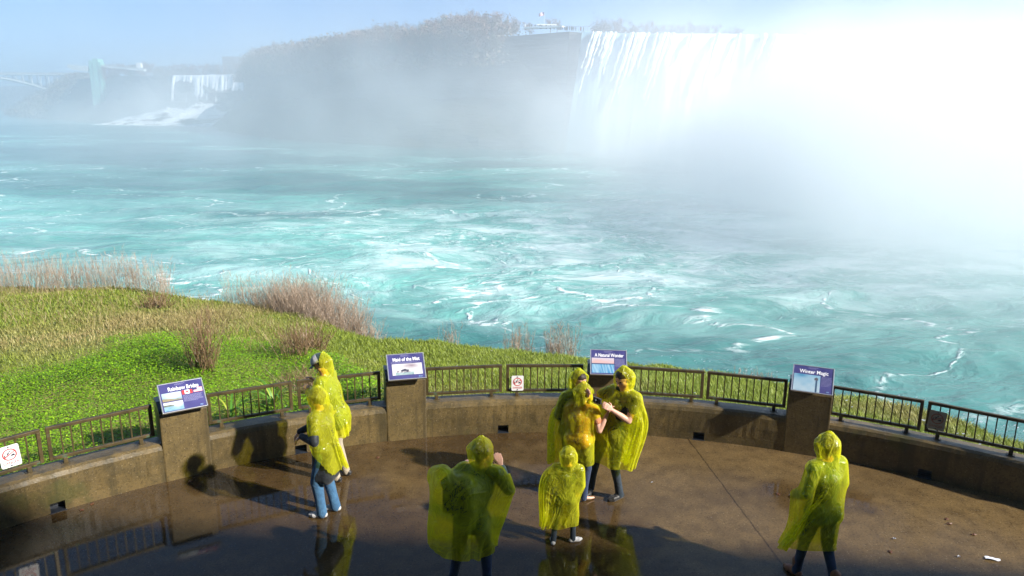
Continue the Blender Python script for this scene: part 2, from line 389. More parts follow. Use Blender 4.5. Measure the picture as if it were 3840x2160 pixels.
def put_tree(k, x, y, z, s, label, group):
    o = TREES[k] if k not in used else copy_tree(TREES[k]); used.add(k)
    o.name = 'autumn_tree' if k != 3 else 'evergreen_tree'
    o.location = (x, y, z); o.rotation_euler = (0, 0, random.uniform(0, 6.28)); o.scale = (s * random.uniform(.9, 1.15), s * random.uniform(.9, 1.15), s)
    tag(o, label, 'tree', group)
def rim_at(px):
    best = None
    for p, o in zip(RP, OUT):
        q = aty(px, 500, float(p[1]))
        e = abs(q.x - p[0])
        if best is None or e < best[0]: best = (e, p, o)
    return best[1], best[2]
KL = ['rusty tree', 'tall brown tree', 'low brown tree', 'dark green tree', 'wide rusty tree']
# crown-top silhouette of the island ridge, surveyed every few pixels
SIL = [(640, 160), (665, 128), (690, 104), (710, 112), (740, 118), (770, 100), (800, 92), (840, 88), (880, 78), (930, 62), (960, 55), (1000, 60), (1040, 58), (1075, 44), (1100, 40), (1130, 34), (1160, 38), (1190, 27), (1215, 26), (1240, 40), (1262, 52), (1282, 62)]
for row in range(4):
    px = 640 + row * 5
    while px < 1290:
        p, o = rim_at(px); top = np.interp(px, [s[0] for s in SIL], [s[1] for s in SIL]) + (0, 4, 12, 22)[row]
        back = (10, 4, -2, -7)[row]
        x, y = p[0] - o[0] * back, p[1] - o[1] * back
        ztop = aty(px, top, float(y)).z; k = random.choices(range(5), (4, 3, 3, 1, 3))[0]
        h0 = (15, 18, 12, 16, 13)[k] * .98; zg = p[2] - (0 if row < 2 else 3 * row)
        s = max(.55, min(1.55, (ztop - zg) / h0))
        seg = ('at the left end of the ridge' if px < 800 else 'on the ridge left slope' if px < 960 else 'midway along the ridge' if px < 1120 else 'on the ridge summit' if px < 1235 else 'above the white viewpoint'); put_tree(k, x, y, max(zg, ztop - h0 * s), s, KL[k] + (' on the skyline ', ' below the skyline ', ' low in the wood ', ' at the cliff edge ')[row] + seg, 'trees on the island ridge')
        px += random.uniform(15, 24)
# single small trees beside the viewpoint and behind the brink of the falls
for px, top, k, sc_ in [(1385, 44, 4, .5), (1402, 50, 2, .45), (1500, 46, 2, .6), (1515, 40, 1, .55), (1535, 36, 1, .6), (1552, 44, 0, .55), (1600, 54, 2, .45), (1625, 52, 4, .4), (1650, 56, 2, .4), (1690, 54, 1, .35), (1720, 56, 4, .38), (1745, 55, 2, .4), (1765, 60, 0, .35), (1780, 60, 2, .35), (1800, 60, 0, .35), (1830, 63, 1, .35), (1860, 64, 2, .35), (1575, 60, 2, .4), (1590, 60, 1, .4), (1672, 60, 0, .35), (1706, 60, 1, .35)]:
    sc_ = sc_ if px < 1480 else sc_ * 1.9; y = 385 if px < 1480 else 440; zt = aty(px, top, y).z; h = (15, 18, 12, 16, 13)[k] * sc_
    xx = aty(px, top, y).x
    put_tree(k, xx, y, zt - h, sc_, ('small rust coloured tree beside the white viewing plaza' if px < 1480 else 'small hazy bare tree on the skyline behind the ' + ('left end of the brink' if px < 1570 else 'brink just right of its left end' if px < 1660 else 'middle of the brink' if px < 1750 else 'brink, right end of its row')), 'small trees by the viewpoint' if px < 1480 else 'skyline trees behind the brink')
# woods beyond the far falls
px = 262
while px < 650:
    y = random.uniform(900, 960); top = random.uniform(157, 164) - (3 if 330 < px < 400 else 0); p = aty(px, top, y); k = random.choices(range(5), (3, 3, 3, 1, 3))[0]; s = 1.25 + random.uniform(0, .3)
    put_tree(k, p.x, y, p.z - (15, 18, 12, 16, 13)[k] * s, s, KL[k] + ' in the pale wood behind the far waterfall', 'trees behind the far waterfall'); px += random.uniform(9, 13)
def far_wood():
    """the wooded gorge side behind and below the arch bridge: one mass"""
    V = []; F = []; rg = np.random.default_rng(5)
    K = [(p, o) for p, o in zip(RP, OUT) if p[1] > 980 and p[0] < -555]
    for i in range(30000):
        j = rg.integers(len(K)); p, o = K[j]; f = rg.uniform(-.3, 1.1)
        c = np.array([p[0] + o[0] * f * p[3] + rg.normal() * 5, p[1] + o[1] * f * p[3] + rg.normal() * 5, (p[2] + 3 if f < 0 else p[2] - (p[2] - WZ) * .9 * f) - rg.uniform(0, 9) + 6])
        s = rg.uniform(.8, 2.2) * (p[1] / 1000); d1 = rg.normal(size=3); d1 /= np.linalg.norm(d1); d2 = np.cross(d1, rg.normal(size=3)); d2 /= np.linalg.norm(d2)
        n = len(V); V += [c - d1 * s, c + d2 * s * .7, c + d1 * s, c - d2 * s * .7]; F.append((n, n + 1, n + 2, n + 3))
    m = leafmat('gorge_wood', [(.17, .09, .05), (.12, .10, .06), (.22, .15, .08)]); m.node_tree.nodes['Noise Texture'].inputs['Scale'].default_value = .02
    tag(link('gorge_woodland', np_mesh('gorge_woodland', V, F), m), kind='stuff')
far_wood()
def ridge_scrub():
    """low tangled scrub hanging over the island cliff top"""
    V = []; F = []; rg = np.random.default_rng(6); K = [(p, o) for p, o in zip(RP, OUT) if 370 < p[1] < 700 and p[0] < 0]
    for i in range(26000):
        p, o = K[rg.integers(len(K))]; f = rg.uniform(-6, 9)
        c = np.array([p[0] + o[0] * f + rg.normal() * 4, p[1] + o[1] * f + rg.normal() * 4, p[2] - max(0, f) * 1.6 + rg.uniform(-2, 6) * (f < 3) + (3 if p[1] > 420 else 1)])
        s = rg.uniform(.35, .9); d1 = rg.normal(size=3); d1 /= np.linalg.norm(d1); d2 = np.cross(d1, rg.normal(size=3)); d2 /= np.linalg.norm(d2)
        n = len(V); V += [c - d1 * s, c + d2 * s * .7, c + d1 * s, c - d2 * s * .7]; F.append((n, n + 1, n + 2, n + 3))
    tag(link('cliff_scrub', np_mesh('cliff_scrub', V, F), LM[1]), kind='stuff')
ridge_scrub()

# ---- viewpoint on the island tip: pale plaza wall, railing, flag, visitors
white_m = pm('white_paint', (.78, .78, .76), (.66, .66, .64), 1.0, .7)
dark_m = pm('dark_clothing', (.05, .06, .08), (.03, .03, .04), 2.0, .8)
def P_(px, py, y): return aty(px, py, y)
m_ = MB(); a, c_ = P_(1322, 66, 366), P_(1418, 70, 358); d = c_ - a
m_.box((a + c_) / 2 - Vector((0, 0, .2)), (d.length, 4, .8), Euler((0, math.atan2(-d.z, math.hypot(d.x, d.y)) * 0, math.atan2(d.y, d.x))), .1)
a2, c2_ = P_(1350, 62, 374), P_(1400, 64, 374)
m_.box((a2 + c2_) / 2, ((c2_ - a2).length, 3, .6), None, .1)
root = empty('viewing_plaza', ((a + c_) / 2)); tag(root, 'low pale curved viewing plaza on the island tip beside the brink', 'viewing plaza')
ob = m_.build('plaza_wall', white_m); ob.parent = root; ob.matrix_parent_inverse = Matrix.Translation(-root.location)
r_ = MB(); q0, q1 = P_(1405, 71, 350), P_(1478, 74, 350)
r_.tube([q0 + Vector((0, 0, 1.1)), q1 + Vector((0, 0, 1.1))], .06, 5)
for i in range(14): s_ = q0.lerp(q1, i / 13); r_.tube([s_ - Vector((0, 0, .8)), s_ + Vector((0, 0, 1.1))], .05, 5)
tag(r_.build('overlook_railing', dark_m), 'thin railing along the island tip above the brink', 'railing')
fp = P_(1369, 66, 362); root = empty('flagpole', fp); tag(root, 'tall thin flagpole flying a striped flag on the island tip', 'flagpole')
p_ = MB(); p_.tube([(0, 0, -1.5), (0, 0, 6.2)], [.09, .05], 8); p_.build('pole', white_m, root)
def us_flag_mat():
    m, t, b = newmat('striped_flag'); tc = nd(t, 'ShaderNodeTexCoord'); s = nd(t, 'ShaderNodeSeparateXYZ'); t.links.new(tc.outputs['Object'], s.inputs[0])
    st = math_(t, 'GREATER_THAN', math_(t, 'FRACT', math_(t, 'MULTIPLY', s.outputs[2], 4.6)), .5)
    cant = math_(t, 'MULTIPLY', math_(t, 'GREATER_THAN', s.outputs[0], -1.0), math_(t, 'GREATER_THAN', s.outputs[2], 5.35))
    c = mixc(t, st, (.75, .75, .75), (.55, .03, .05)); t.links.new(mixc(t, cant, c, (.03, .05, .2)), b.inputs['Base Color']); return m
V = []; nx, nz = 14, 7
for i in range(nx):
    for j in range(nz):
        u = i / (nx - 1); V.append((-2.6 * u, .25 * math.sin(u * 7), 6.1 - 1.4 * j / (nz - 1) - .5 * u + .15 * math.sin(u * 5)))
link('flag', np_mesh('flag', V, grid_faces(nx, nz)), us_flag_mat(), root, True)
def tiny_person(m1, m2, k):
    r = empty('visitor'); b_ = MB(); b_.tube([(0, 0, .02), (0, 0, .85), (0, 0, 1.25), (0, 0, 1.45), (0, 0, 1.5)], [.10, .17, .21, .17, .07], 8); b_.tube([(-.22, 0, 1.4), (-.28, .05 + .1 * (k % 2), 1.1), (-.22, .15, .85)], .055, 6); b_.tube([(.22, 0, 1.4), (.3, .1, 1.15), (.2 - .1 * (k % 3), .25, 1.1)], .055, 6)
    b_.build('coat', m1, r, True); h_ = MB(); h_.ball((0, 0, 1.64), .115, 8, (.85, 1, 1.15)); h_.build('head', m2, r, True); return r
VIS = [tiny_person(dark_m, dark_m, 0), tiny_person(pm('red_coat', (.3, .06, .05)), dark_m, 1), tiny_person(white_m, skin_m, 2)]
first = [True] * 3
for i in range(46):
    px = random.choice([random.uniform(1318, 1400), random.uniform(1385, 1440), random.uniform(1400, 1476)]); k = random.choices((0, 1, 2), (7, 1, 2))[0]
    y = 354 + (1476 - px) * .07; py = np.interp(px, [1318, 1400, 1476], [65, 70.5, 74.5]) - random.uniform(0, 1.0)
    o = VIS[k] if first[k] else copy_tree(VIS[k]); first[k] = False; o.location = P_(px, py, y) - Vector((0, 0, .9)); o.rotation_euler = (0, 0, random.uniform(0, 6.28)); o.scale = (1.08,) * 3 if i % 9 else (.9, .9, .9)
    o.name = 'person'; tag(o, ['tiny visitor in dark clothes at the railing on the island tip', 'tiny visitor in a red coat at the railing on the island tip', 'tiny visitor in white clothes at the railing on the island tip'][k], 'person', 'visitors on the island tip')

# ---- observation tower with its long walkway
tower_m = pm('pale_green_tower', (.22, .46, .38), (.17, .38, .31), .08, .6)
tower_d = pm('tower_slot', (.12, .2, .19), (.09, .15, .14), .2, .5)
steel_m = pm('pale_steel', (.50, .52, .52), (.40, .42, .43), .1, .6)
TD = 905.0; tp = aty(240, 148, TD); root = empty('observation_tower', (tp.x, TD, WZ)); tag(root, 'tall pale green observation tower with walkway left of the far falls', 'tower')
H = tp.z - WZ; s_ = TD / 1878 * 1.04; m_ = MB()
m_.box((-8 * s_, 0, H / 2 - 1), (8 * s_, 9, H - 2), None, .3); m_.box((2.5 * s_, 2, H / 2), (13 * s_, 13, H), None, .3); m_.box((11.5 * s_, 1, H / 2 - 2), (5 * s_, 10, H - 4), None, .3); m_.box((-14 * s_, 1, H / 2 - 3), (4 * s_, 6, H - 6), None, .3)
m_.build('shaft', tower_m, root)
m_ = MB(); m_.box((-3.9 * s_, -3, H / 2), (.5 * s_, 4, H - 8)); m_.box((9 * s_, -3.2, H / 2), (.5 * s_, 4, H - 8)); m_.build('slot', tower_d, root)
zp = aty(250, 168, TD).z - WZ; m_ = MB()
m_.prism([(-64 * s_, -4, zp + 2.0), (-62 * s_, -4, zp - 1), (-52 * s_, -4, zp - 4), (-18 * s_, -4, zp - 5.5), (-14 * s_, -4, zp + .5), (-50 * s_, -4, zp + 1.2)], (0, 9, 0))
m_.prism([(14 * s_, -3, zp - .5), (14 * s_, -3, zp + 1.4), (112 * s_, -3, zp - 1.6), (112 * s_, -3, zp - 4.6)], (0, 7, 0))
m_.build('walkway', steel_m, root)
m_ = MB(); m_.box((98 * s_, 3, zp + 2), (5, 5, 6), None, .2); m_.build('kiosk', white_m, root)
m_ = MB()
for i in range(30): m_.box(((18 + i * 3.1) * s_, -3.1, zp + 1.9 - i * .085), (.3, .2, 2.2))
for i in range(14): m_.box((-(20 + i * 3.1) * s_, -4.1, zp + 2.2), (.3, .2, 2.4))
m_.build('railing', steel_m, root)

# ---- arch bridge
BD = 1150.0; root = empty('arch_bridge', (aty(0, 186, BD).x, BD, WZ)); tag(root, 'hazy steel arch bridge with thin columns at the far left', 'bridge')
sx = BD / 1878; zd = aty(100, 186.5, BD).z - WZ; x0 = 0.0
def bz(py): return aty(100, py, BD).z - WZ
m_ = MB(); m_.box((-120 * sx + 112 * sx, 0, zd), (470 * sx, 18, 3.4)); m_.build('deck', steel_m, root)
m_ = MB(); m_.box((-8 * sx, -9.2, zd + 2.2), (470 * sx, .5, .5)); m_.build('parapet', steel_m, root)
archp = [(-160, 240), (-120, 218), (-60, 200), (0, 195), (35, 201), (60, 207), (90, 215), (120, 226), (145, 234), (165, 242)]
m_ = MB()
for yy in (-7, 7):
    m_.tube([((px) * sx, yy, bz(py) - 1) for px, py in archp], 2.1, 8)
m_.build('arch', steel_m, root)
cm = None
for px, py in [(-80, 206), (-40, 198), (22, 199), (45, 204), (62, 208), (82, 213), (103, 219.5), (123, 227), (143, 233), (162, 241)]:
    m_ = MB()
    for yy in (-7, 7): m_.box((px * sx, yy, (zd + bz(py)) / 2), (1.4 + .5 * (px > 150), 1.6, zd - bz(py)))
    m_.build('column', steel_m, root)
m_ = MB(); m_.box((182 * sx, 0, (zd + bz(222)) / 2), (1.6, 14, zd - bz(222))); m_.build('column', steel_m, root)
stone_m = pm('pale_stone', (.42, .38, .31), (.32, .28, .22), .2, .8)
m_ = MB(); m_.box((204 * sx, 6, zd - 11), (10, 24, 24), None, .3); m_.box((176 * sx, 30, zd - 12), (12, 10, 14), None, .3); m_.build('abutment', stone_m, root)
# building above the far wood
bl = aty(588, 150, 930); root = empty('distant_building', (bl.x, 930, 34)); tag(root, 'hazy block building above the wood behind the far falls', 'building')
win_m = pm('window_glass', (.06, .08, .1), (.04, .05, .07), .3, .15)
hB = aty(588, 141, 930).z - 34; hC = aty(620, 146, 930).z - 34
m_ = MB(); m_.box((0, 0, hB / 2 - .5), (22, 16, hB - 1), None, .2); m_.build('wall', pm('grey_block', (.25, .25, .26), (.2, .2, .21), .2), root)
m_ = MB(); m_.box((25, 2, hC / 2), (24, 14, hC), None, .2); m_.build('wing', pm('pink_block', (.42, .30, .26), (.36, .25, .22), .2), root)
for f_ in range(3):
    m_ = MB(); m_.box((25, -5.05, hC - 2 - f_ * 3.2), (22, .3, 1.4)); m_.build('window_band', win_m, root)

# ---- air: even haze box, and the spray clouds of the falls
def vol_box(name, lo, hi, m, kind='stuff'):
    mb_ = MB(); mb_.box([(a + b) / 2 for a, b in zip(lo, hi)], [b - a for a, b in zip(lo, hi)]); o = mb_.build(name, m); tag(o, kind=kind); return o
HAZE = 0.00075
m, t, b = newmat('haze'); t.nodes.remove(b); v = nd(t, 'ShaderNodeVolumePrincipled'); v.inputs['Color'].default_value = (.62, .80, 1.0, 1); v.inputs['Density'].default_value = HAZE; v.inputs['Anisotropy'].default_value = 0.36
t.links.new(v.outputs[0], t.nodes['Material Output'].inputs['Volume'])
vol_box('haze', (-3600, -260, -22), (3600, 6200, 128), m)
def mist_mat(name, blobs, nscale, col, step=1.0, lo=.35, hi=1.6, g_node=False):
    m, t, b = newmat(name); t.nodes.remove(b); tc = nd(t, 'ShaderNodeTexCoord'); P = tc.outputs['Object']
    n = nd(t, 'ShaderNodeTexNoise', inp={'Scale': nscale, 'Detail': 3, 'Roughness': .55}); t.links.new(P, n.inputs['Vector'])
    tot = None
    for (c, s, A) in blobs:
        d = vmath(t, 'SUBTRACT', P, c); d = vmath(t, 'MULTIPLY', d, tuple(1 / x for x in s)); q = vmath(t, 'DOT_PRODUCT', d, d)
        g = math_(t, 'MULTIPLY', math_(t, 'POWER', math.e, math_(t, 'MULTIPLY', q, -1.0)), A)
        g = math_(t, 'MAXIMUM', math_(t, 'SUBTRACT', g, A * .015), 0)
        tot = g if tot is None else math_(t, 'ADD', tot, g)
    dn = math_(t, 'MULTIPLY', tot, maprange(t, n.outputs['Fac'], .3, .7, lo, hi))
    v = nd(t, 'ShaderNodeVolumePrincipled'); v.inputs['Color'].default_value = (*col, 1); v.inputs['Anisotropy'].default_value = -.38
    if g_node:
        sx_ = nd(t, 'ShaderNodeSeparateXYZ'); t.links.new(P, sx_.inputs[0]); t.links.new(maprange(t, sx_.outputs[0], -30, 60, .30, -.40), v.inputs['Anisotropy'])
    t.links.new(dn, v.inputs['Density']); t.links.new(v.outputs[0], t.nodes['Material Output'].inputs['Volume'])
    m.cycles.volume_step_rate = step; return m
MIST = [((128, 228, -9), (54, 66, 25), .072), ((240, 290, 12), (60, 70, 31), .006), ((78, 288, -10), (50, 44, 36), .030), ((-50, 255, -8), (155, 100, 40), .0070), ((84, 126, -14), (44, 52, 22), .12)]
vol_box('falls_mist', (-300, 48, -16), (340, 420, 92), mist_mat('falls_mist', MIST, .028, (1, 1, 1), .6, .2, 1.75, g_node=True))
vol_box('far_falls_mist', (-520, 640, -16), (-230, 830, 60), mist_mat('far_falls_mist', [((-345, 770, 0), (56, 45, 24), .0085), ((-420, 740, -10), (70, 45, 14), .004)], .03, (.93, .97, 1), .6))
# ================================================================== TERRACE
CW = Vector((0.76, 1.33, 0)); RW = 9.5
def pol(r, th, z=0.0): return CW + Vector((r * math.sin(rad(th)), r * math.cos(rad(th)), z))
def place_in(obj_, r, th, z=0.0): obj_.location = pol(r, th, z); obj_.rotation_euler = (0, 0, -rad(th))

# wet aggregate concrete
def concrete(name, c_hi, c_lo, stain, rough, deck=False):
    m, t, b = newmat(name); P = nd(t, 'ShaderNodeTexCoord').outputs['Object']
    big = noise(t, .55, 6, P, .6); mid = noise(t, 4.5, 6, P, .65); fine = noise(t, 38, 4, P, .75)
    col = ramp(t, big, [(.32, c_lo), (.62, c_hi)])
    col = mixc(t, maprange(t, mid, .35, .75, 0, .7), col, stain)
    sp_ = nd(t, 'ShaderNodeTexVoronoi', inp={'Scale': 34.0}); t.links.new(P, sp_.inputs['Vector'])
    ag = math_(t, 'MULTIPLY', maprange(t, sp_.outputs['Distance'], .28, .12), maprange(t, noise(t, 60, 1, P), .48, .60))
    col = mixc(t, math_(t, 'MULTIPLY', ag, .32 if not deck else .30), col, (.50, .42, .28))
    col = mixc(t, maprange(t, fine, .48, .70, 0, .75), col, tuple(x * .3 for x in c_lo))
    mpz = nd(t, 'ShaderNodeMapping', inp={'Scale': (5.5, 5.5, .35)}); t.links.new(P, mpz.inputs[0]); drip = noise(t, 1.0, 5, mpz.outputs[0], .6)
    if not deck: col = mixc(t, maprange(t, drip, .50, .66, 0, .65), col, stain); col = mixc(t, maprange(t, noise(t, 1.7, 5, P), .60, .72, 0, .5), col, (.045, .055, .012))
    h = math_(t, 'ADD', math_(t, 'MULTIPLY', fine, .5), math_(t, 'MULTIPLY', mid, .8))
    if deck:
        sep = nd(t, 'ShaderNodeSeparateXYZ'); t.links.new(P, sep.inputs[0]); X, Y = sep.outputs[0], sep.outputs[1]
        lakes = noise(t, .35, 5, P, .55)
        q = math_(t, 'ADD', lakes, math_(t, 'MULTIPLY', maprange(t, X, -4.5, 5.0, 0.25, -.11, False), 1.0))
        q = math_(t, 'ADD', q, maprange(t, Y, 6.5, 9.6, .05, -.05, False))
        wet = maprange(t, q, .47, .56)
        # seam between two pours
        a_, b_ = onz(1735, 1110), onz(1990, 1449); n_ = Vector((-(b_ - a_).y, (b_ - a_).x, 0)).normalized(); k_ = n_.dot(a_)
        sd_ = math_(t, 'ABSOLUTE', math_(t, 'SUBTRACT', math_(t, 'ADD', vmath(t, 'DOT_PRODUCT', P, tuple(n_)), math_(t, 'MULTIPLY', math_(t, 'SUBTRACT', mid, .5), .05)), k_))
        col = mixc(t, math_(t, 'MULTIPLY', maprange(t, sd_, .02, .004), .6), col, tuple(x * .25 for x in c_lo))
        # fine grit and crumbs of leaf
        gr = noise(t, 22, 2, P, .5); col = mixc(t, maprange(t, gr, .74, .80, 0, .6), col, (.05, .02, .01))
        darker = vmath(t, 'MULTIPLY', col, (.58, .54, .50)); col = mixc(t, wet, col, darker)
        r_ = maprange(t, wet, 0, 1, rough, .035, False); r_ = math_(t, 'ADD', r_, math_(t, 'MULTIPLY', math_(t, 'SUBTRACT', mid, .5), .12), True)
        t.links.new(math_(t, 'MAXIMUM', r_, .03), b.inputs['Roughness'])
        bn = bump(t, b, h, .5, .006); t.links.new(maprange(t, wet, 0, 1, .5, .045, False), bn.inputs['Strength'])
        b.inputs['IOR'].default_value = 1.4
    else:
        b.inputs['Roughness'].default_value = rough; bump(t, b, h, .6, .012)
    t.links.new(col, b.inputs['Base Color']); return m
deck_m = concrete('wet_deck', (.160, .105, .044), (.088, .057, .025), (.062, .040, .018), .25, True)
wall_m = concrete('wet_concrete', (.160, .110, .040), (.086, .060, .023), (.038, .031, .014), .45)
pill_m = concrete('pillar_concrete', (.185, .130, .048), (.10, .070, .026), (.046, .034, .014), .5)
m_ = MB(); ring = [pol(RW + .1, a) for a in range(-100, 101, 2)]
m_.poly(ring + [Vector((14, -9, 0)), Vector((-14, -9, 0))]); o = m_.build('deck', deck_m); tag(o, kind='structure')

# curved parapet wall: swept section, with drain holes cut as dark recesses
def sweep(name, prof, th0, th1, n, m, parent=None, jit=0.0):
    V = []; k = len(prof)
    for i in range(n):
        th = th0 + (th1 - th0) * i / (n - 1)
        for (r, z) in prof:
            jj = jit * (random.random() - .5); V.append(tuple(pol(r + jj, th, z + jj * .6)))
    F = grid_faces(n, k, True); me = np_mesh(name, V, F); return link(name, me, m, parent, False)
DR = [-42.2, -23.7, -5.3, 12.9, 31.5]; dw = .50
root = empty('parapet_wall', (0, 0, 0)); tag(root, 'low curved wet concrete parapet wall around the viewing deck', 'wall')
prof_hi = [(RW, .13), (RW - .003, .30), (RW, .46), (RW + .018, .515), (RW + .055, .54), (RW + .20, .532), (RW + .37, .515), (RW + .40, .48), (RW + .40, .13)]
prof_lo = [(RW + .002, -.05), (RW + .002, .13), (RW + .398, .13), (RW + .398, -.6)]
sweep('wall_body', prof_hi, -78, 74, 420, wall_m, root, .006)
edges_ = [-78] + [e for d in DR for e in (d - dw, d + dw)] + [74]
cur = MB()
for a, b_ in zip(edges_[::2], edges_[1::2]):
    n = max(2, int((b_ - a) / .5)); rings = []
    for i in range(n + 1):
        th = a + (b_ - a) * i / n; rings.append([cur.bm.verts.new(pol(r, th, z)) for r, z in prof_lo])
    for A, B in zip(rings, rings[1:]):
        for k in range(4): cur.bm.faces.new((A[k], B[k], B[(k + 1) % 4], A[(k + 1) % 4]))
    cur.bm.faces.new(rings[0]); cur.bm.faces.new(rings[-1][::-1])
cur.build('wall_foot', wall_m, root)
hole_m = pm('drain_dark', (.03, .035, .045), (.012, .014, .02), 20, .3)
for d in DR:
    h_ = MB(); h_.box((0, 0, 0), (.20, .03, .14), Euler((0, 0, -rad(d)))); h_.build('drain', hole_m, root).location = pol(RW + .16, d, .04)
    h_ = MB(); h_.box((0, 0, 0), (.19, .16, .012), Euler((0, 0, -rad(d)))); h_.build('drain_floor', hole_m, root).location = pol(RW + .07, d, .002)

# ---- railing panels, weathered bronze
rail_m, t, b = newmat('bronze_rail'); f = noise(t, 6, 6, rough=.65)
t.links.new(ramp(t, f, [(.3, (.032, .026, .013)), (.52, (.078, .056, .022)), (.64, (.10, .07, .028)), (.74, (.06, .15, .10))]), b.inputs['Base Color']); b.inputs['Roughness'].default_value = .45; b.inputs['Metallic'].default_value = .25
bump(t, b, noise(t, 60, 3), .3, .004)
PAN = [(-52.2, -45.6), (-45.2, -42.35), (-42.1, -34.9), (-30.8, -24.0), (-23.55, -16.4), (-12.35, -5.35), (-4.95, 2.15), (5.85, 13.05), (13.35, 20.15), (23.7, 30.7), (31.0, 38.0), (38.4, 45.2)]
PAN = [(-49.4, -42.45)] + PAN[2:]
PL = ['railing panel carrying the danger sign at the far left of the deck', 'railing panel between the leftmost danger sign and the bridge info pedestal', 'railing panel just right of the bridge info pedestal, above arching green leaves', 'railing panel behind the person in the white cap', 'railing panel just right of the steamboat info pedestal', 'railing panel carrying the middle danger sign', 'railing panel behind the man taking a picture', 'railing panel left of the winter info pedestal', 'railing panel just right of the winter info pedestal', 'railing panel carrying the shaded danger sign at the right', 'railing panel at the right end of the deck']
for (a, b_), lab in zip(PAN, PL):
    A = pol(RW + .22, a); B = pol(RW + .22, b_); mid = (A + B) / 2; L = (B - A).length; ang = math.atan2((B - A).y, (B - A).x)
    root = empty('railing_panel', (mid.x, mid.y, .53), ang); tag(root, 'bronze ' + lab, 'railing', 'railing panels on the curved wall')
    z0, z1 = .095, .50; fr = MB()
    fr.box((0, 0, z1), (L, .05, .042), None, .006); fr.box((0, 0, z0), (L - .09, .045, .04), None, .005)
    for s in (-1, 1): fr.box((s * (L / 2 - .022), 0, (z0 + z1) / 2 - .02), (.044, .046, z1 - z0 + .0), None, .005)
    fr.build('frame', rail_m, root)
    nb = 9
    for i in range(nb):
        x = -L / 2 + .045 + (L - .09) * (i + 1) / (nb + 1); bb = MB(); bb.box((x, 0, (z0 + z1) / 2), (.016, .016, z1 - z0 - .036)); bb.build('baluster', rail_m, root)
    for s in (-1, 1):
        q = MB(); q.box((s * L * .36, 0, .035), (.05, .05, .085), None, .006); q.box((s * L * .36, 0, .002), (.10, .09, .012)); q.build('foot', rail_m, root)

# ---- text helper
def text_mesh(name, s, size, m, parent, M, bold=0.0, width=None, align='CENTER'):
    cu = bpy.data.curves.new(name, 'FONT'); cu.body = s; cu.size = size; cu.align_x = align; cu.align_y = 'CENTER'; cu.offset = bold; cu.extrude = 0
    to = bpy.data.objects.new('tmp', cu); C.objects.link(to); bpy.context.view_layer.update()
    me = bpy.data.meshes.new_from_object(to.evaluated_get(bpy.context.evaluated_depsgraph_get())); bpy.data.objects.remove(to)
    if width:
        xs = [v.co.x for v in me.vertices]; k = width / (max(xs) - min(xs)); me.transform(Matrix.Diagonal((k, 1, 1, 1)))
    me.transform(M); me.materials.clear(); me.name = name; o = link(name, me, m, parent); return o
pic_m, t, b = newmat('printed_picture'); t.links.new(vcol(t), b.inputs['Base Color']); b.inputs['Roughness'].default_value = .35; b.inputs['Coat Weight'].default_value = .4
def picture(name, x0, y0, x1, y1, fn, M, parent, z=.0035, nx=44, ny=30):
    xs = np.linspace(0, 1, nx); ys = np.linspace(0, 1, ny); V = []; Cc = []
    for v in ys:
        for u in xs: V.append(tuple(M @ Vector((x0 + (x1 - x0) * u, y0 + (y1 - y0) * v, z)))); Cc.append((*(x_ * .62 for x_ in fn(u, v)), 1))
    me = np_mesh(name, V, grid_faces(ny, nx)); ca = me.color_attributes.new('col', 'FLOAT_COLOR', 'POINT'); ca.data.foreach_set('color', np.array(Cc, np.float32).ravel())
    return link(name, me, pic_m, parent)
def mixt(a, b_, f): f = max(0, min(1, f)); return tuple(x * (1 - f) + y * f for x, y in zip(a, b_))
def N2(u, v, s, seed=0): return float(vnoise(np.array(u * s + 3), np.array(v * s + 5), seed))
def f_spray(u, v):
    g = math.exp(-((u - .62) / .35) ** 2 - ((v - .62) / .3) ** 2); c = mixt((.25, .42, .62), (.55, .7, .85), v); c = mixt(c, (.95, .96, .98), g * 1.3)
    if v < .3 + .12 * N2(u, v, 5) - .3 * u: c = mixt((.25, .32, .2), (.5, .35, .2), N2(u, v, 14))
    return c
def f_gorge(u, v):
    c = mixt((.15, .4, .6), (.5, .7, .85), N2(u, v, 7) * .6 + v * .4)
    if v > .6: c = (.8, .86, .92)
    if .5 < v < .68 + .05 * N2(u, v, 9) and u < .52: c = mixt((.1, .16, .14), (.3, .32, .25), N2(u, v, 18))
    return mixt(c, (.96, .96, .98), math.exp(-((u - .75) / .2) ** 2 - ((v - .7) / .3) ** 2))
def f_boat(u, v):
    c = mixt((.92, .9, .93), (.8, .78, .82), N2(u, v, 5))
    g = math.exp(-((u - .62) / .22) ** 2 - ((v - .78) / .2) ** 2); c = mixt(c, (.36, .27, .32), g * (.6 + .7 * N2(u, v, 9)))
    if v < .25: c = mixt((.25, .40, .42), (.55, .68, .7), N2(u, v, 16))
    if .24 < v < .34 + .05 * math.sin(u * 40) and .15 < u < .62: c = (.75, .7, .72) if N2(u, v, 30) > .5 else (.12, .1, .15)
    if .34 <= v < .46 + .07 * N2(u, v, 25) and .28 < u < .55: c = (.08, .08, .12)
    if v < .35 and (u < .1 or u > .72): c = mixt(c, (.95, .95, .97), .8)
    return c
def f_sunset(u, v):
    if v > .64: return mixt((.85, .50, .45), (.75, .72, .85), (v - .64) * 2.2 + .5 * N2(u, v * 3, 5) - .2)
    if v > .57: return (.05, .10, .22)
    return mixt((.03, .30, .62), (.50, .75, .92), N2(u * 3 + v * .6, v * .3, 7) * (1.1 - .4 * v))
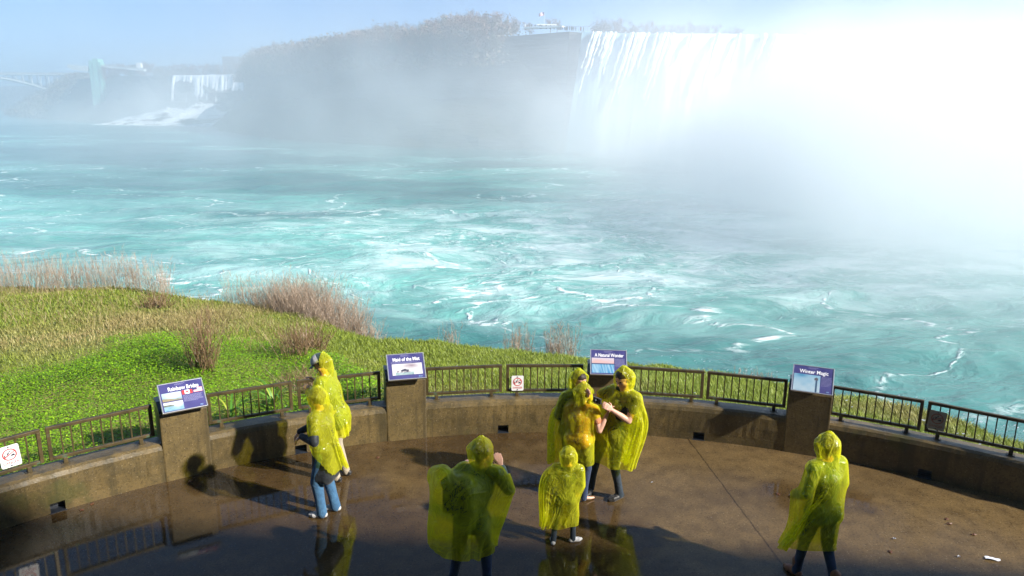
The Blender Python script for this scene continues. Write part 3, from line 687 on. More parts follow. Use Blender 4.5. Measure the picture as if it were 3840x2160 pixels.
def f_winter(u, v):
    c = mixt((.25, .55, .78), (.62, .78, .88), N2(u, v, 5) * .5 + (1 - v) * .6); c = mixt(c, (.10, .36, .6), math.exp(-((u - .3) / .2) ** 2 - ((v - .93) / .12) ** 2))
    if .82 < u < .90 and v < .78: c = (.06, .12, .22)
    if .78 < u < .93 and .72 < v < .88 - abs(u - .855) * .8: c = (.16, .14, .16)
    return c
navy_m, t, b = newmat('navy_print'); tc = nd(t, 'ShaderNodeTexCoord'); f = noise(t, 5, 3); t.links.new(ramp(t, f, [(.3, (.040, .038, .14)), (.7, (.07, .065, .20))]), b.inputs['Base Color']); b.inputs['Roughness'].default_value = .3; b.inputs['Coat Weight'].default_value = .5
alu_m = pm('brushed_aluminium', (.72, .72, .72), (.55, .55, .56), 14, .28, .75, .1, .002)
whitep_m = pm('white_print', (.85, .85, .88), (.8, .8, .84), 9, .4, bmp=0); lav_m = pm('pale_print', (.42, .42, .62), (.36, .36, .56), 40, .4, bmp=0)
red_m = pm('red_print', (.60, .045, .05), (.5, .04, .045), 9, .4, bmp=0); teal_m = pm('teal_print', (.08, .35, .6), (.3, .35, .6), 40, .4, bmp=0)
housing_m = pm('dark_housing', (.035, .05, .065), (.02, .028, .036), 6, .35, .2)
def strips(name, x0, x1, y0, y1, n, m, M, parent, h=.0035, z=.0042):
    q = MB(); rr = random.Random(n)
    for i in range(n):
        y = y1 + (y0 - y1) * i / max(1, n - 1); e = x1 - (rr.random() * .02 if i < n - 1 else (x1 - x0) * .3); x = x0
        while x < e - .004:
            w_ = rr.uniform(.008, .026); x2 = min(e, x + w_); q.poly([M @ Vector(p) for p in ((x, y, z), (x2, y, z), (x2, y + h, z), (x, y + h, z))]); x = x2 + .004
    return q.build(name, m, parent)
def quad(name, x0, y0, x1, y1, z, m, M, parent):
    q = MB(); q.poly([M @ Vector(p) for p in ((x0, y0, z), (x1, y0, z), (x1, y1, z), (x0, y1, z))]); return q.build(name, m, parent)
PED = [(-32.8, 'Rainbow Bridge', 'info pedestal titled Rainbow Bridge with two small flags on its panel'), (-14.25, 'Maid of the Mist', 'info pedestal titled Maid of the Mist with a grey steamboat picture'), (4.3, 'A Natural Wonder', 'info pedestal titled A Natural Wonder behind the man taking a picture'), (22.05, 'Winter Magic', 'shaded info pedestal titled Winter Magic right of the deck centre')]
for i, (th, title, lab) in enumerate(PED):
    root = empty('info_pedestal'); place_in(root, RW, th); tag(root, lab, 'info pedestal', 'info pedestals along the curved wall')
    q = MB(); v = q.box((-.0, .215, .47), (.60, .46, .98), None, .02); q.build('pillar', pill_m, root)
    q = MB(); q.prism([(-.298, .02, .965), (-.298, .40, .965), (-.298, .44, 1.06), (-.298, .20, 1.075), (-.298, .02, 1.0)], (.596, 0, 0)); q.build('housing', housing_m, root)
    # the tilted panel: u across, v up the slope
    ang = math.atan2(.29, .33); Mx = Matrix.Translation((.01, -.0, 1.175)) @ Matrix.Rotation(ang, 4, 'X')
    W, Hh = .56, .44; pn = MB()
    pn.box((0, 0, -.014), (W - .02, Hh - .02, .028)); [setattr(vv, 'co', Mx @ vv.co) for vv in pn.bm.verts]
    panel = pn.build('panel', navy_m, root)
    fm = MB()
    for s in (-1, 1):
        fm.box((s * (W / 2 - .007), 0, -.012), (.015, Hh, .036), None, .003)
        fm.box((0, s * (Hh / 2 - .006), -.012), (W - .032, .012, .034), None, .003)
    for vv in fm.bm.verts: vv.co = Mx @ vv.co
    fm.build('frame', alu_m, panel)
    Mt = Mx @ Matrix.Translation((.01 if i else .03, .118, .002))
    tw = (.36, .38, .42, .37)[i]; text_mesh('title', title, .084, whitep_m, panel, Mt, .0012, tw + .02)
    strips('heading_line', -.07, .08, .172, .186, 2, lav_m, Mx, panel, .003)
    if i == 0:
        picture('picture', -.25, -.055, -.01, .07, f_spray, Mx, panel); picture('picture', -.25, -.20, -.01, -.07, f_gorge, Mx, panel)
        q = MB(); q.poly([Mx @ Vector(p) for p in ((.0, .01, .004), (.13, .01, .004), (.13, .07, .004), (0, .07, .004))]); fl = q.build('red_white_flag', red_m, panel)
        quad('flag_field', .034, .010, .096, .070, .0052, whitep_m, Mx, panel)
        q = MB(); lf = [(0, .022), (.004, .014), (.010, .016), (.009, .008), (.018, .010), (.015, .003), (.018, 0), (.006, -.010), (.008, -.014), (.001, -.012), (.001, -.022), (-.001, -.022), (-.001, -.012), (-.008, -.014), (-.006, -.010), (-.018, 0), (-.015, .003), (-.018, .010), (-.009, .008), (-.010, .016), (-.004, .014)]
        q.poly([Mx @ Vector((.065 + x, .041 + y, .0064)) for x, y in lf]); q.build('maple_leaf', red_m, panel)
        quad('striped_flag_field', .145, .015, .255, .085, .004, whitep_m, Mx, panel); q = MB()
        for k in range(7): q.poly([Mx @ Vector(p) for p in ((.145, .015 + k * .0107, .0048), (.255, .015 + k * .0107, .0048), (.255, .0204 + k * .0107, .0048), (.145, .0204 + k * .0107, .0048))])
        q.build('flag_stripes', red_m, panel); quad('flag_canton', .145, .05, .192, .085, .0056, navy_m, Mx, panel)
        strips('text_lines', .005, .25, -.10, -.01, 8, lav_m, Mx, panel); strips('text_lines', .19, .25, -.19, -.18, 2, teal_m, Mx, panel, .006)
    elif i == 1:
        strips('text_lines', -.22, .23, .058, .072, 2, lav_m, Mx, panel); picture('picture', -.21, -.145, .235, .045, f_boat, Mx, panel); strips('text_lines', .17, .25, -.19, -.18, 2, teal_m, Mx, panel, .006)
    elif i == 2:
        picture('picture', -.255, -.19, .085, .07, f_sunset, Mx, panel); strips('text_lines', .10, .255, -.07, .055, 9, lav_m, Mx, panel)
    else:
        picture('picture', -.255, -.205, .10, .07, f_winter, Mx, panel); strips('text_lines', .115, .255, -.09, .05, 8, lav_m, Mx, panel); strips('text_lines', .19, .25, -.19, -.18, 2, teal_m, Mx, panel, .006)

# ---- danger signs wired on the railing
plate_m = pm('white_enamel', (.80, .80, .80), (.70, .69, .70), 8, .35); ink_m = pm('black_print', (.03, .03, .05), (.02, .02, .03), 20, .5, bmp=0)
def danger(th, lab, tilt=0.0, zc=.80, sc_=1.0, in_shade=False):
    root = empty('danger_sign'); place_in(root, RW + .165, th, zc); root.rotation_euler = (0, tilt, -rad(th)); root.scale = (sc_,) * 3
    tag(root, lab, 'danger sign', 'danger signs wired to the railing')
    Mx = Matrix.Rotation(rad(90), 4, 'X'); W, Hh, R_ = .115, .15, .025; q = MB(); pts = []
    for cx, cy, a0 in ((W - R_, Hh - R_, 0), (-W + R_, Hh - R_, 90), (-W + R_, -Hh + R_, 180), (W - R_, -Hh + R_, 270)):
        for k in range(6): a = rad(a0 + 18 * k); pts.append(Mx @ Vector((cx + R_ * math.cos(a), cy + R_ * math.sin(a), 0)))
    q.prism(pts, (0, .004, 0)); q.build('plate', plate_m if not in_shade else pm('shaded_enamel', (.30, .29, .24), (.22, .21, .17), 8, .5), root)
    dm = red_m if not in_shade else pm('shaded_red', (.28, .09, .07), (.2, .07, .05), 8, .5)  # right-hand sign: shade painted into darker plate and red colours
    q = MB(); cy = .028; n = 40
    for k in range(n):
        a, b_ = 2 * math.pi * k / n, 2 * math.pi * (k + 1) / n
        q.poly([Mx @ Vector((r * math.cos(x), cy + r * math.sin(x), .0035)) for r, x in ((.068, a), (.082, a), (.082, b_), (.068, b_))])
    d = Vector((math.cos(rad(30)), math.sin(rad(30)), 0)); e = Vector((-d.y, d.x, 0)) * .006
    q.poly([Mx @ (Vector((0, cy, .0045)) + p) for p in (-d * .07 - e, d * .07 - e, d * .07 + e, -d * .07 + e)]); q.build('ring', dm, root)
    q = MB()   # figure falling over a rock edge
    def pp(l): q.poly([Mx @ Vector((x, cy + y, .0028)) for x, y in l])
    pp([(.008, -.028), (.058, -.028), (.052, -.008), (.042, .002), (.034, -.006), (.024, -.004), (.016, -.016)]); pp([(-.062, -.03), (-.05, -.032), (-.048, .0), (-.058, .012)])
    pp([(-.03, -.005), (-.014, .0), (-.002, .022), (-.010, .030), (-.022, .018)]); pp([(-.01, .026), (.014, .030), (.016, .036), (-.008, .034)]); pp([(-.022, .018), (-.04, .012), (-.042, .018), (-.02, .028)])
    pp([(.004 + .008 * math.cos(rad(a)), .046 + .008 * math.sin(rad(a))) for a in range(0, 360, 40)]); pp([(-.03, -.005), (-.045, -.02), (-.04, -.024), (-.022, -.006)])
    q.build('pictogram', ink_m, root)
    text_mesh('lettering', 'DANGER', .052, dm, root, Mx @ Matrix.Translation((0, -.092, .002)), .0004, .178)
    q = MB()
    for yy in (.128, -.128): q.ball(Mx @ Vector((0, yy, .003)), .010, 8)
    q.build('bolt', housing_m, root)
    q = MB()
    for yy in (.11, -.11): q.box(Mx @ Vector((-.02, yy, -.012)), (.25, .012, .02))
    q.build('bracket', housing_m, root)
def thz(px, py, r=RW + .165):
    d = ray(px, py); a = d.x ** 2 + d.y ** 2; b_ = -(d.x * CW.x + d.y * CW.y); k = CW.x ** 2 + CW.y ** 2 - r * r; s = (b_ * -1 + math.sqrt(b_ * b_ - a * k)) / a if b_ < 0 else (-b_ + math.sqrt(b_ * b_ - a * k)) / a
    p = Vector((d.x * s - CW.x, d.y * s - CW.y)); return math.degrees(math.atan2(p.x, p.y)), CAMH + d.z * s
th, z = thz(25, 1148); danger(th, 'sunlit white danger sign on the railing at the left edge', rad(-3), z, .92)
th, z = thz(1302, 964); danger(th, 'sunlit white danger sign near the middle of the railing', 0, z, .82)
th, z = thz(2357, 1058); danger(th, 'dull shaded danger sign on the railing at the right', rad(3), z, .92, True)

# ---- unseen building behind the viewpoint, roofline stepped to shade the near deck
stone2_m = pm('building_stone', (.34, .30, .24), (.26, .23, .18), .8, .8); roofm = pm('roof_metal', (.12, .16, .15), (.08, .11, .1), 1, .5)
root = empty('unseen_building', (4, -4.5, 0)); tag(root, 'unseen stone observation building at the back of the deck, shaped to shade it', 'building')
q = MB(); q.prism([(-34, 4.0, 0), (26, 4.0, 0), (26, 4.0, 10.8), (19, 4.0, 11.4), (16, 4.0, 12.2), (12, 4.0, 12.5), (8, 4.0, 13.3), (4, 4.0, 14.2), (-34, 4.0, 14.2)], (0, -9, 0)); q.build('wall', stone2_m, root)
q = MB(); q.box((-15, -.5, 14.32), (38.4, 9.3, .22)); q.build('roof', roofm, root)
for fl in range(3):
    for k in range(-6, 5):
        q = MB(); q.box((k * 3.6, 4.03, 3.0 + fl * 3.3), (1.7, .08, 1.9)); w_ = q.build('window', win_m, root)
        q = MB()
        q.box((k * 3.6, 4.06, 3.0 + fl * 3.3 - 1.02), (1.95, .16, .12)); q.build('sill', stone2_m, w_)

# ================================================================== BANK
def edge_r(th):
    return np.interp(th, [-75, -60, -48, -38, -31, -25, -20, -17, -10, -4, 4, 11.5, 24, 37, 60], [34, 33, 28, 25.6, 23.4, 20.5, 18.6, 16.9, 15.6, 14.9, 14.6, 14.2, 13.9, 13.5, 13.5])
def bank_h(th, r):
    e = edge_r(th); x = r * np.sin(np.radians(th)); y = r * np.cos(np.radians(th))
    e = e + .5 * fbm(th * .22, th * 0, 3, 2)
    u = np.clip((r - 9.9) / (e - 9.9), 0, 1)
    base = .22 - .75 * u ** 1.1
    z = base + .13 * fbm(x * .5, y * .5, 4, 12) * np.minimum(1, u * 5) + .35 * fbm(x * .14, y * .14, 2, 4) * np.minimum(1, u * 3)
    over = np.maximum(0, r - e); z = z - over * (.55 + .5 * np.clip(over / 3, 0, 1))
    return np.maximum(z, WZ - 3)
def build_bank():
    th = np.linspace(-86, 80, 420); r = np.r_[np.linspace(9.87, 30, 150), np.linspace(30.3, 75, 90)]
    R_, T_ = np.meshgrid(r, th, indexing='ij'); Z = bank_h(T_, R_)
    V = np.stack([CW.x + R_ * np.sin(np.radians(T_)), CW.y + R_ * np.cos(np.radians(T_)), Z], -1).reshape(-1, 3)
    m, t, b = newmat('bank_soil'); f = noise(t, .8, 8, rough=.7)
    t.links.new(ramp(t, f, [(.3, (.12, .15, .015)), (.5, (.18, .20, .035)), (.7, (.24, .20, .07))]), b.inputs['Base Color']); b.inputs['Roughness'].default_value = .95
    bump(t, b, noise(t, 9, 6), .8, .06)
    o = link('bank_ground', np_mesh('bank_ground', V, grid_faces(len(r), len(th))[:, ::-1]), m, smooth=True); tag(o, kind='structure')
build_bank()
def leafy(name, m=None, trans=.35):
    m, t, b = newmat(name); c = vcol(t); t.links.new(c, b.inputs['Base Color']); b.inputs['Roughness'].default_value = .5
    tr = nd(t, 'ShaderNodeBsdfTranslucent'); t.links.new(c, tr.inputs[0]); mx = nd(t, 'ShaderNodeMixShader', inp={0: trans})
    t.links.new(b.outputs[0], mx.inputs[1]); t.links.new(tr.outputs[0], mx.inputs[2]); t.links.new(mx.outputs[0], t.nodes['Material Output'].inputs[0]); return m
leaf_m = leafy('living_leaf'); dry_m = leafy('dry_stem', trans=.15)
def set_col(me, cols):
    ca = me.color_attributes.new('col', 'FLOAT_COLOR', 'POINT'); c = np.ones((len(cols), 4), np.float32); c[:, :3] = cols; ca.data.foreach_set('color', c.ravel())
def scatter(n, th0, th1, rfun, seed):
    rg = np.random.default_rng(seed); th = rg.uniform(th0, th1, n); e = edge_r(th); r0, r1 = rfun(th, e)
    r = np.sqrt(rg.uniform(r0 ** 2, r1 ** 2)); return th, r, e, rg
def world(th, r): return CW.x + r * np.sin(np.radians(th)), CW.y + r * np.cos(np.radians(th)), bank_h(th, r)
def lush(x, y, th, r, e):
    """1 = leafy bright ground cover, 0 = dry grass"""
    a = np.interp(th, [-60, -40, -34, -28, -22, -19, -15], [15.2, 15.3, 16.2, 15.5, 15.0, 13.2, 9.5]) + 1.0 * fbm(x * .5, y * .5, 3, 40)
    return np.clip((a - r) * 1.4 + .5, 0, 1)
def build_grass():
    n = 380000; th, r, e, rg = scatter(n, -62, 52, lambda t_, e_: (9.95 + 0 * e_, e_ + 2.2), 3); x, y, z = world(th, r)
    L = lush(x, y, th, r, e); keep = rg.random(n) > L * .72; th, r, e, x, y, z, L = [a[keep] for a in (th, r, e, x, y, z, L)]; n = len(x)
    tone = fbm(x * .33, y * .33, 4, 50); t2 = fbm(x * 1.3, y * 1.3, 3, 60)
    green = np.clip(.5 + 1.5 * fbm(x * .22 + 3, y * .3, 3, 71) + .5 * t2 + np.where(th > -20, .14, .14) - .12 * (r > 14.5) * (th < -18), 0, 1) * .85 + .15 * L
    hgt = (.03 + .075 * rg.random(n) ** 2) * (1 + .7 * tone) * (1 - .45 * L); hgt *= np.where(green < .4, 1.35, 1)
    a = rg.uniform(0, 2 * np.pi, n); lean = rg.uniform(.2, 1.6, n); w_ = rg.uniform(.0045, .009, n) * (r / 12)
    dxy = np.stack([np.cos(a), np.sin(a)], -1); sd_ = np.stack([-dxy[:, 1], dxy[:, 0]], -1)
    B = np.stack([x, y, z - .02], -1); tip = B.copy(); tip[:, :2] += dxy * (hgt * lean)[:, None]; tip[:, 2] += hgt + .02
    mid = (B + tip) / 2; mid[:, 2] += hgt * .12
    b0 = B.copy(); b1 = B.copy(); b0[:, :2] -= sd_ * w_[:, None]; b1[:, :2] += sd_ * w_[:, None]; m0 = mid.copy(); m1 = mid.copy(); m0[:, :2] -= sd_ * w_[:, None] * .7; m1[:, :2] += sd_ * w_[:, None] * .7
    V = np.stack([b0, b1, m1, tip, m0], 1).reshape(-1, 3); k = np.arange(n)[:, None] * 5
    F = np.concatenate([k + np.array([[0, 1, 2, 4]]), k + np.array([[4, 2, 3, 3]])]); F = F[:n]; T3 = k + np.array([[4, 2, 3]])
    g1 = np.array([.27, .36, .018]); g2 = np.array([.16, .24, .012]); d1 = np.array([.46, .38, .15]); d2 = np.array([.32, .25, .10])
    q = rg.random((n, 1)); col = (g1 * q + g2 * (1 - q)) * green[:, None] + (d1 * q + d2 * (1 - q)) * (1 - green[:, None]); col *= rg.uniform(.88, 1.12, (n, 1))
    cols = np.repeat(col, 5, 0)
    Fq = k + np.array([[0, 1, 2, 4]]); allF = np.concatenate([np.concatenate([Fq[:, [0, 1, 2]], Fq[:, [0, 2, 3]]]), T3])
    me = np_mesh('bank_grass', V, allF); set_col(me, cols[:len(me.vertices)]); tag(link('bank_grass', me, leaf_m), kind='stuff')
build_grass()
def build_cover():
    n = 210000; th, r, e, rg = scatter(n, -60, -12, lambda t_, e_: (9.92 + 0 * e_, np.minimum(e_, 18)), 8); x, y, z = world(th, r)
    L = lush(x, y, th, r, e); keep = rg.random(n) < L; th, r, x, y, z = [a[keep] for a in (th, r, x, y, z)]; n = len(x)
    tone = fbm(x * .6, y * .6, 3, 91); clump = fbm(x * .9, y * .9, 3, 33); mound = np.clip(fbm(x * .45, y * .45, 2, 36) + .25, 0, 1)
    hh = np.clip(.10 + .30 * mound + .10 * clump, .03, .5) * np.sqrt(rg.random(n)) * .9 + .01
    s = rg.uniform(.011, .024, n) * (.8 + .5 * mound); a = rg.uniform(0, 2 * np.pi, n); tl = rg.uniform(-.9, .9, n)
    d = np.stack([np.cos(a), np.sin(a), tl * .6], -1); d /= np.linalg.norm(d, axis=1)[:, None]
    up = np.stack([rg.normal(0, .35, n), rg.normal(0, .35, n), np.ones(n)], -1); sd_ = np.cross(d, up); sd_ /= np.linalg.norm(sd_, axis=1)[:, None]
    c = np.stack([x, y, z + hh], -1); V = np.stack([c - d * s[:, None], c + sd_ * s[:, None] * .75, c + d * s[:, None], c - sd_ * s[:, None] * .75], 1).reshape(-1, 3)
    F = np.arange(n * 4).reshape(-1, 4); me = np_mesh('ground_cover', V, F)
    q = rg.random((n, 1)); col = (np.array([.27, .46, .010]) * q + np.array([.13, .29, .008]) * (1 - q)) * np.where(rg.random((n, 1)) < .04, 1.6, 1) * (1 + .35 * tone[:, None]) * rg.uniform(.7, 1.25, (n, 1))
    set_col(me, np.repeat(col, 4, 0)); tag(link('ground_cover', me, leaf_m), kind='stuff')
build_cover()

# ---- dry stems: one mass on the left rim, single clumps elsewhere
def stems_mesh(n, fx, seed, height, twigs=3, thick=.008, spread=.12, cols=((.36, .25, .18), (.20, .13, .09))):
    rg = np.random.default_rng(seed); V = []; F = []; Cc = []
    def seg(p, q, w0, w1, c):
        d = q - p; s = np.cross(d, [rg.normal(), rg.normal(), .2]); s /= (np.linalg.norm(s) + 1e-9); s2 = np.cross(d, s); s2 /= (np.linalg.norm(s2) + 1e-9)
        b0 = len(V); tri = [s, -.5 * s + .87 * s2, -.5 * s - .87 * s2]
        V.extend([p + k * w0 for k in tri]); V.extend([q + k * w1 for k in tri]); Cc.extend([c] * 6)
        for k in range(3): F.append((b0 + k, b0 + (k + 1) % 3, b0 + 3 + (k + 1) % 3, b0 + 3 + k))
    for i in range(n):
        p = fx(rg); h = height * rg.uniform(.5, 1.1); lx, ly = rg.normal(0, spread, 2); q = rg.random(); c = np.array(cols[0]) * q + np.array(cols[1]) * (1 - q)
        top = p + np.array([lx * h, ly * h, h]); mid = (p + top) / 2 + np.array([rg.normal(0, .03), rg.normal(0, .03), 0]) * h
        seg(p, mid, thick, thick * .8, c); seg(mid, top, thick * .8, thick * .3, c)
        for k in range(twigs):
            f = rg.uniform(.35, .97); s = p + (top - p) * f; L = rg.uniform(.08, .28) * h * (1.1 - f * .6); a = rg.uniform(0, 6.28)
            seg(s, s + np.array([math.cos(a) * L * .5, math.sin(a) * L * .5, L * .8]), thick * .5, thick * .3, c * 1.1)
    me = np_mesh('stems', np.array(V), np.array(F)); set_col(me, np.array(Cc)); return me
def rim_fx(t0, t1, back, fore):
    def fx(rg):
        th = rg.uniform(t0, t1); r = edge_r(th) + rg.uniform(-back, fore); return np.array([CW.x + r * math.sin(rad(th)), CW.y + r * math.cos(rad(th)), float(bank_h(np.array(th), np.array(r))) - .05])
    return fx
PINK = ((.50, .38, .28), (.30, .22, .16))
tag(link('dry_reeds', stems_mesh(3600, rim_fx(-62, -28.5, 1.0, 2.6), 5, 1.15, 12, .004, .2, PINK), dry_m), kind='stuff')
tag(link('dry_weeds', stems_mesh(3000, rim_fx(-50, -22, 6.5, .5), 15, .34, 5, .004, .45, ((.42, .34, .14), (.26, .2, .08))), dry_m), kind='stuff')
def clump(px, py, n, wd, h, name, lab, cat, seed, cols=PINK, spread=.24, twigs=11, zoff=0, r_off=.6, thick=.0045, at=None):
    if at is None:
        th = thz_ground(px); r = float(edge_r(th)) + r_off
    else: th, r = at
    p = pol(r, th); p.z = float(bank_h(np.array(th), np.array(r))) + zoff
    def fx(rg): a = rg.uniform(0, 6.28); q = wd * math.sqrt(rg.random()); return np.array([math.cos(a) * q, math.sin(a) * q * .6, -.08])
    o = link(name, stems_mesh(n, fx, seed, h, twigs, thick, spread, cols), dry_m); o.location = p; tag(o, lab, cat); return o
def thz_ground(px):
    """bearing (about the deck centre) whose rim point appears in column px"""
    best = None
    for k in range(-600, 500):
        th = k / 10; p = pol(float(edge_r(th)), th, -.5); d = p - Vector((0, 0, CAMH)); x = d.dot(R2) / d.dot(cF) * FPX + 1920
        e = abs(x * 2576 / 3840 - px)
        if best is None or e < best[0]: best = (e, th)
    return best[1]
for k, (px, n, wd, h, lab) in enumerate([(690, 180, .55, 1.2, 'dense pinkish dry reed clump nearest the left reed bank'), (735, 420, .9, 1.5, 'tallest dense pinkish dry reed clump above the water'), (790, 420, .9, 1.35, 'broad pinkish dry reed clump above the person in the cap'), (850, 380, .8, 1.2, 'pinkish dry reed clump sloping down to the right'), (900, 240, .6, .95, 'shorter pinkish dry reed clump, right end of its row'), (950, 60, .6, .8, 'thin straggling dry reeds at the rim above the steamboat pedestal')]):
    clump(px, 0, n, wd, h, 'reed_clump', lab, 'reeds', 40 + k, r_off=.9)
for k, (px, n, wd, h, lab) in enumerate([(1130, 30, .3, .75, 'small faint dry stalks on the rim right of the steamboat pedestal'), (1305, 70, .35, .95, 'thin bare shrub on the rim above the middle danger sign'), (1345, 25, .2, .55, 'low wisp of dry stalks between two rim shrubs'), (1415, 110, .35, 1.15, 'taller bare shrub on the rim left of the natural wonder pedestal'), (1880, 40, .35, .45, 'low dry stalks on the rim left of the winter pedestal'), (1930, 22, .25, .4, 'tiny dry stalks on the rim beside the winter pedestal'), (610, 60, .5, 1.2, 'sparse tall dry stalks in the gap of the reed bank')]):
    clump(px, 0, n, wd, h, 'bare_shrub', lab, 'shrub', 60 + k, r_off=.5, spread=.10)
def at_px(px, py, z=.1):
    p = onz(px, py, z) - CW; return math.degrees(math.atan2(p.x, p.y)), math.hypot(p.x, p.y)
BR = ((.30, .19, .10), (.16, .10, .05))
clump(0, 0, 85, .20, 1.15, 'bare_shrub', 'large fan shaped brown shrub behind the bridge info pedestal', 'shrub', 80, BR, .22, 9, at=at_px(515, 965, 0), thick=.006)
clump(0, 0, 70, .3, .8, 'bare_shrub', 'small brown twiggy shrub on the green slope left of the capped person', 'shrub', 81, BR, .28, 6, at=at_px(745, 935, -.1), thick=.006)
clump(0, 0, 150, .35, .6, 'bare_shrub', 'low brown thicket on the slope just left of the capped person', 'shrub', 82, BR, .45, 8, at=at_px(775, 900, -.1), thick=.006)
clump(0, 0, 120, .4, .5, 'bare_shrub', 'brown tangle of dead stems behind the railing by the capped person', 'shrub', 83, BR, .6, 8, at=at_px(775, 985, .25), thick=.005)
clump(0, 0, 90, .3, .5, 'bare_shrub', 'dark twiggy shrub on the grass bank at the far left', 'shrub', 84, BR, .5, 8, at=at_px(395, 790, -.4), thick=.008)
def arching(px, py, n, L, lab, seed):
    rg = random.Random(seed); V = []; F = []; Cc = []
    for i in range(n):
        a = rg.uniform(0, 6.28); l = L * rg.uniform(.6, 1.1); w_ = rg.uniform(.012, .02); b0 = len(V); c = mixt((.10, .28, .03), (.45, .48, .05), rg.random() ** 2); ns = 9
        for k in range(ns):
            f = k / (ns - 1); rr_ = l * (.16 * f + .62 * f ** 2.2); z = l * (1.05 * f - .62 * f ** 2.6); ww = w_ * (1 - f) ** .5 + .001
            for s in (-1, 1): V.append((math.cos(a) * rr_ - math.sin(a) * ww * s, math.sin(a) * rr_ + math.cos(a) * ww * s, z)); Cc.append(c)
        for k in range(ns - 1): F.append((b0 + 2 * k, b0 + 2 * k + 1, b0 + 2 * k + 3, b0 + 2 * k + 2))
    me = np_mesh('blades', np.array(V), np.array(F)); set_col(me, np.array(Cc)); o = link('arching_plant', me, leaf_m, smooth=True); th, r = at_px(px, py, .3); o.location = pol(max(r, RW + .55), th, .22); tag(o, lab, 'plant')
arching(583, 1062, 30, .8, 'arching plant with long green leaves behind the railing, left of two', 3); arching(690, 1022, 28, .8, 'arching plant with long green leaves behind the railing, right of two', 4)
# small pale flowers and litter on the bank, too many to count
rg_ = np.random.default_rng(4); th = rg_.uniform(-50, 40, 260); r = np.minimum(10.1 + rg_.random(260) * 8, edge_r(th)); x, y, z = world(th, r); V = []; F = []
for a, b_, c in zip(x, y, z):
    s = rg_.uniform(.012, .026); k = len(V); c += rg_.uniform(.15, .34); V += [(a - s, b_, c), (a, b_ - s, c + .01), (a + s, b_, c + .015), (a, b_ + s, c)]; F.append((k, k + 1, k + 2, k + 3))
tag(link('pale_flowers', np_mesh('pale_flowers', V, F), whitep_m), kind='stuff')

# ---- litter on the deck
dl_m = pm('dead_leaf', (.14, .05, .02), (.07, .03, .015), 30, .5)
LF = [(950, 1152, 'brown leaf lying right of the capped person'), (1232, 1322, 'brown leaf on the wet deck left of the backpacker'), (2388, 1318, 'brown leaf right of the walking person, lower of two'), (2382, 1306, 'brown leaf right of the walking person, upper of two'), (2240, 1388, 'brown leaf at the edge of the shade beside the walker'), (477, 1212, 'curled leaf by the wall under the bridge pedestal'), (232, 1268, 'dark leaf at the foot of the wall near the left drain'), (205, 1283, 'dark leaf on the deck in front of the left drain'), (1958, 1243, 'tiny leaf on the bare deck left of the walker'), (2450, 1345, 'dark leaf near the right edge of the deck')]
for k, (px, py, lab) in enumerate(LF):
    p = onz(px, py, .004); rr = random.Random(k); pts = []
    for a in range(10): s = .055 * (1 + .35 * math.cos(a * 5 * math.pi / 5)) * rr.uniform(.7, 1); pts.append((math.cos(a * .628) * s, math.sin(a * .628) * s * .7, rr.uniform(0, .014)))
    q = MB(); c_ = q.bm.verts.new((0, 0, .016)); vs = [q.bm.verts.new(v) for v in pts]
    for a in range(10): q.bm.faces.new((c_, vs[a], vs[(a + 1) % 10]))
    o = q.build('fallen_leaf', dl_m); o.location = p; o.rotation_euler = (0, 0, rr.uniform(0, 6)); o.scale = (.7,) * 3; tag(o, lab, 'leaf', 'fallen leaves on the deck')
def scrap(px, py, w_, h_, lab, nm='paper_scrap'):
    rr = random.Random(px); V = [(w_ * (i / 6 - .5) + rr.uniform(-.006, .006), h_ * (j / 4 - .5) * (1 - .3 * (i / 6)) + rr.uniform(-.006, .006), .006 + rr.uniform(0, .018)) for i in range(7) for j in range(5)]
    o = link(nm, np_mesh(nm, V, grid_faces(7, 5)), whitep_m, smooth=True); o.location = onz(px, py, .002); o.rotation_euler = (0, 0, -.4); tag(o, lab, 'paper')
scrap(2497, 1408, .15, .06, 'crumpled white paper scrap on the shaded deck at lower right'); scrap(2412, 1402, .025, .02, 'tiny white scrap near the lower right of the deck'); scrap(2250, 1357, .025, .02, 'tiny white scrap just right of the walking person'); scrap(1640, 1215, .02, .016, 'tiny white scrap on the deck right of the man taking a picture')
# ================================================================== PEOPLE
def cloth_mat(name, c1, c2, scale=14, rough=.85, bmp=.5, spec=.3):
    m = pm(name, c1, c2, scale, rough, bmp=0, spec=spec); t = m.node_tree; b = t.nodes['Principled BSDF']
    h = math_(t, 'ADD', math_(t, 'MULTIPLY', noise(t, 9, 4, dist=1.2), 1.0), math_(t, 'MULTIPLY', noise(t, 160, 2), .12)); bump(t, b, h, bmp, .03)
    b.inputs['Sheen Weight'].default_value = .15; return m
jeans_blue = cloth_mat('blue_denim', (.055, .15, .26), (.03, .085, .17)); jeans_dark = cloth_mat('dark_denim', (.025, .04, .055), (.012, .02, .03)); jeans_navy = cloth_mat('navy_denim', (.03, .05, .11), (.015, .026, .06))
khaki = cloth_mat('beige_cotton', (.40, .34, .25), (.30, .25, .18)); black_jkt = cloth_mat('black_jacket', (.022, .026, .03), (.010, .012, .014), rough=.6)
navy_jkt = cloth_mat('navy_jacket', (.03, .06, .07), (.015, .03, .035), rough=.6); orange_top = cloth_mat('orange_top', (.55, .24, .11), (.40, .15, .07))
teal_jkt = cloth_mat('teal_jacket', (.10, .18, .18), (.05, .10, .11)); tee = cloth_mat('black_tee', (.02, .024, .026), (.012, .014, .016))
grey_jkt = cloth_mat('grey_green_jacket', (.10, .15, .13), (.05, .08, .07)); white_shoe = cloth_mat('white_canvas', (.55, .54, .53), (.42, .41, .40), 30); black_shoe = cloth_mat('black_leather', (.02, .018, .017), (.012, .011, .01), 30, .4)
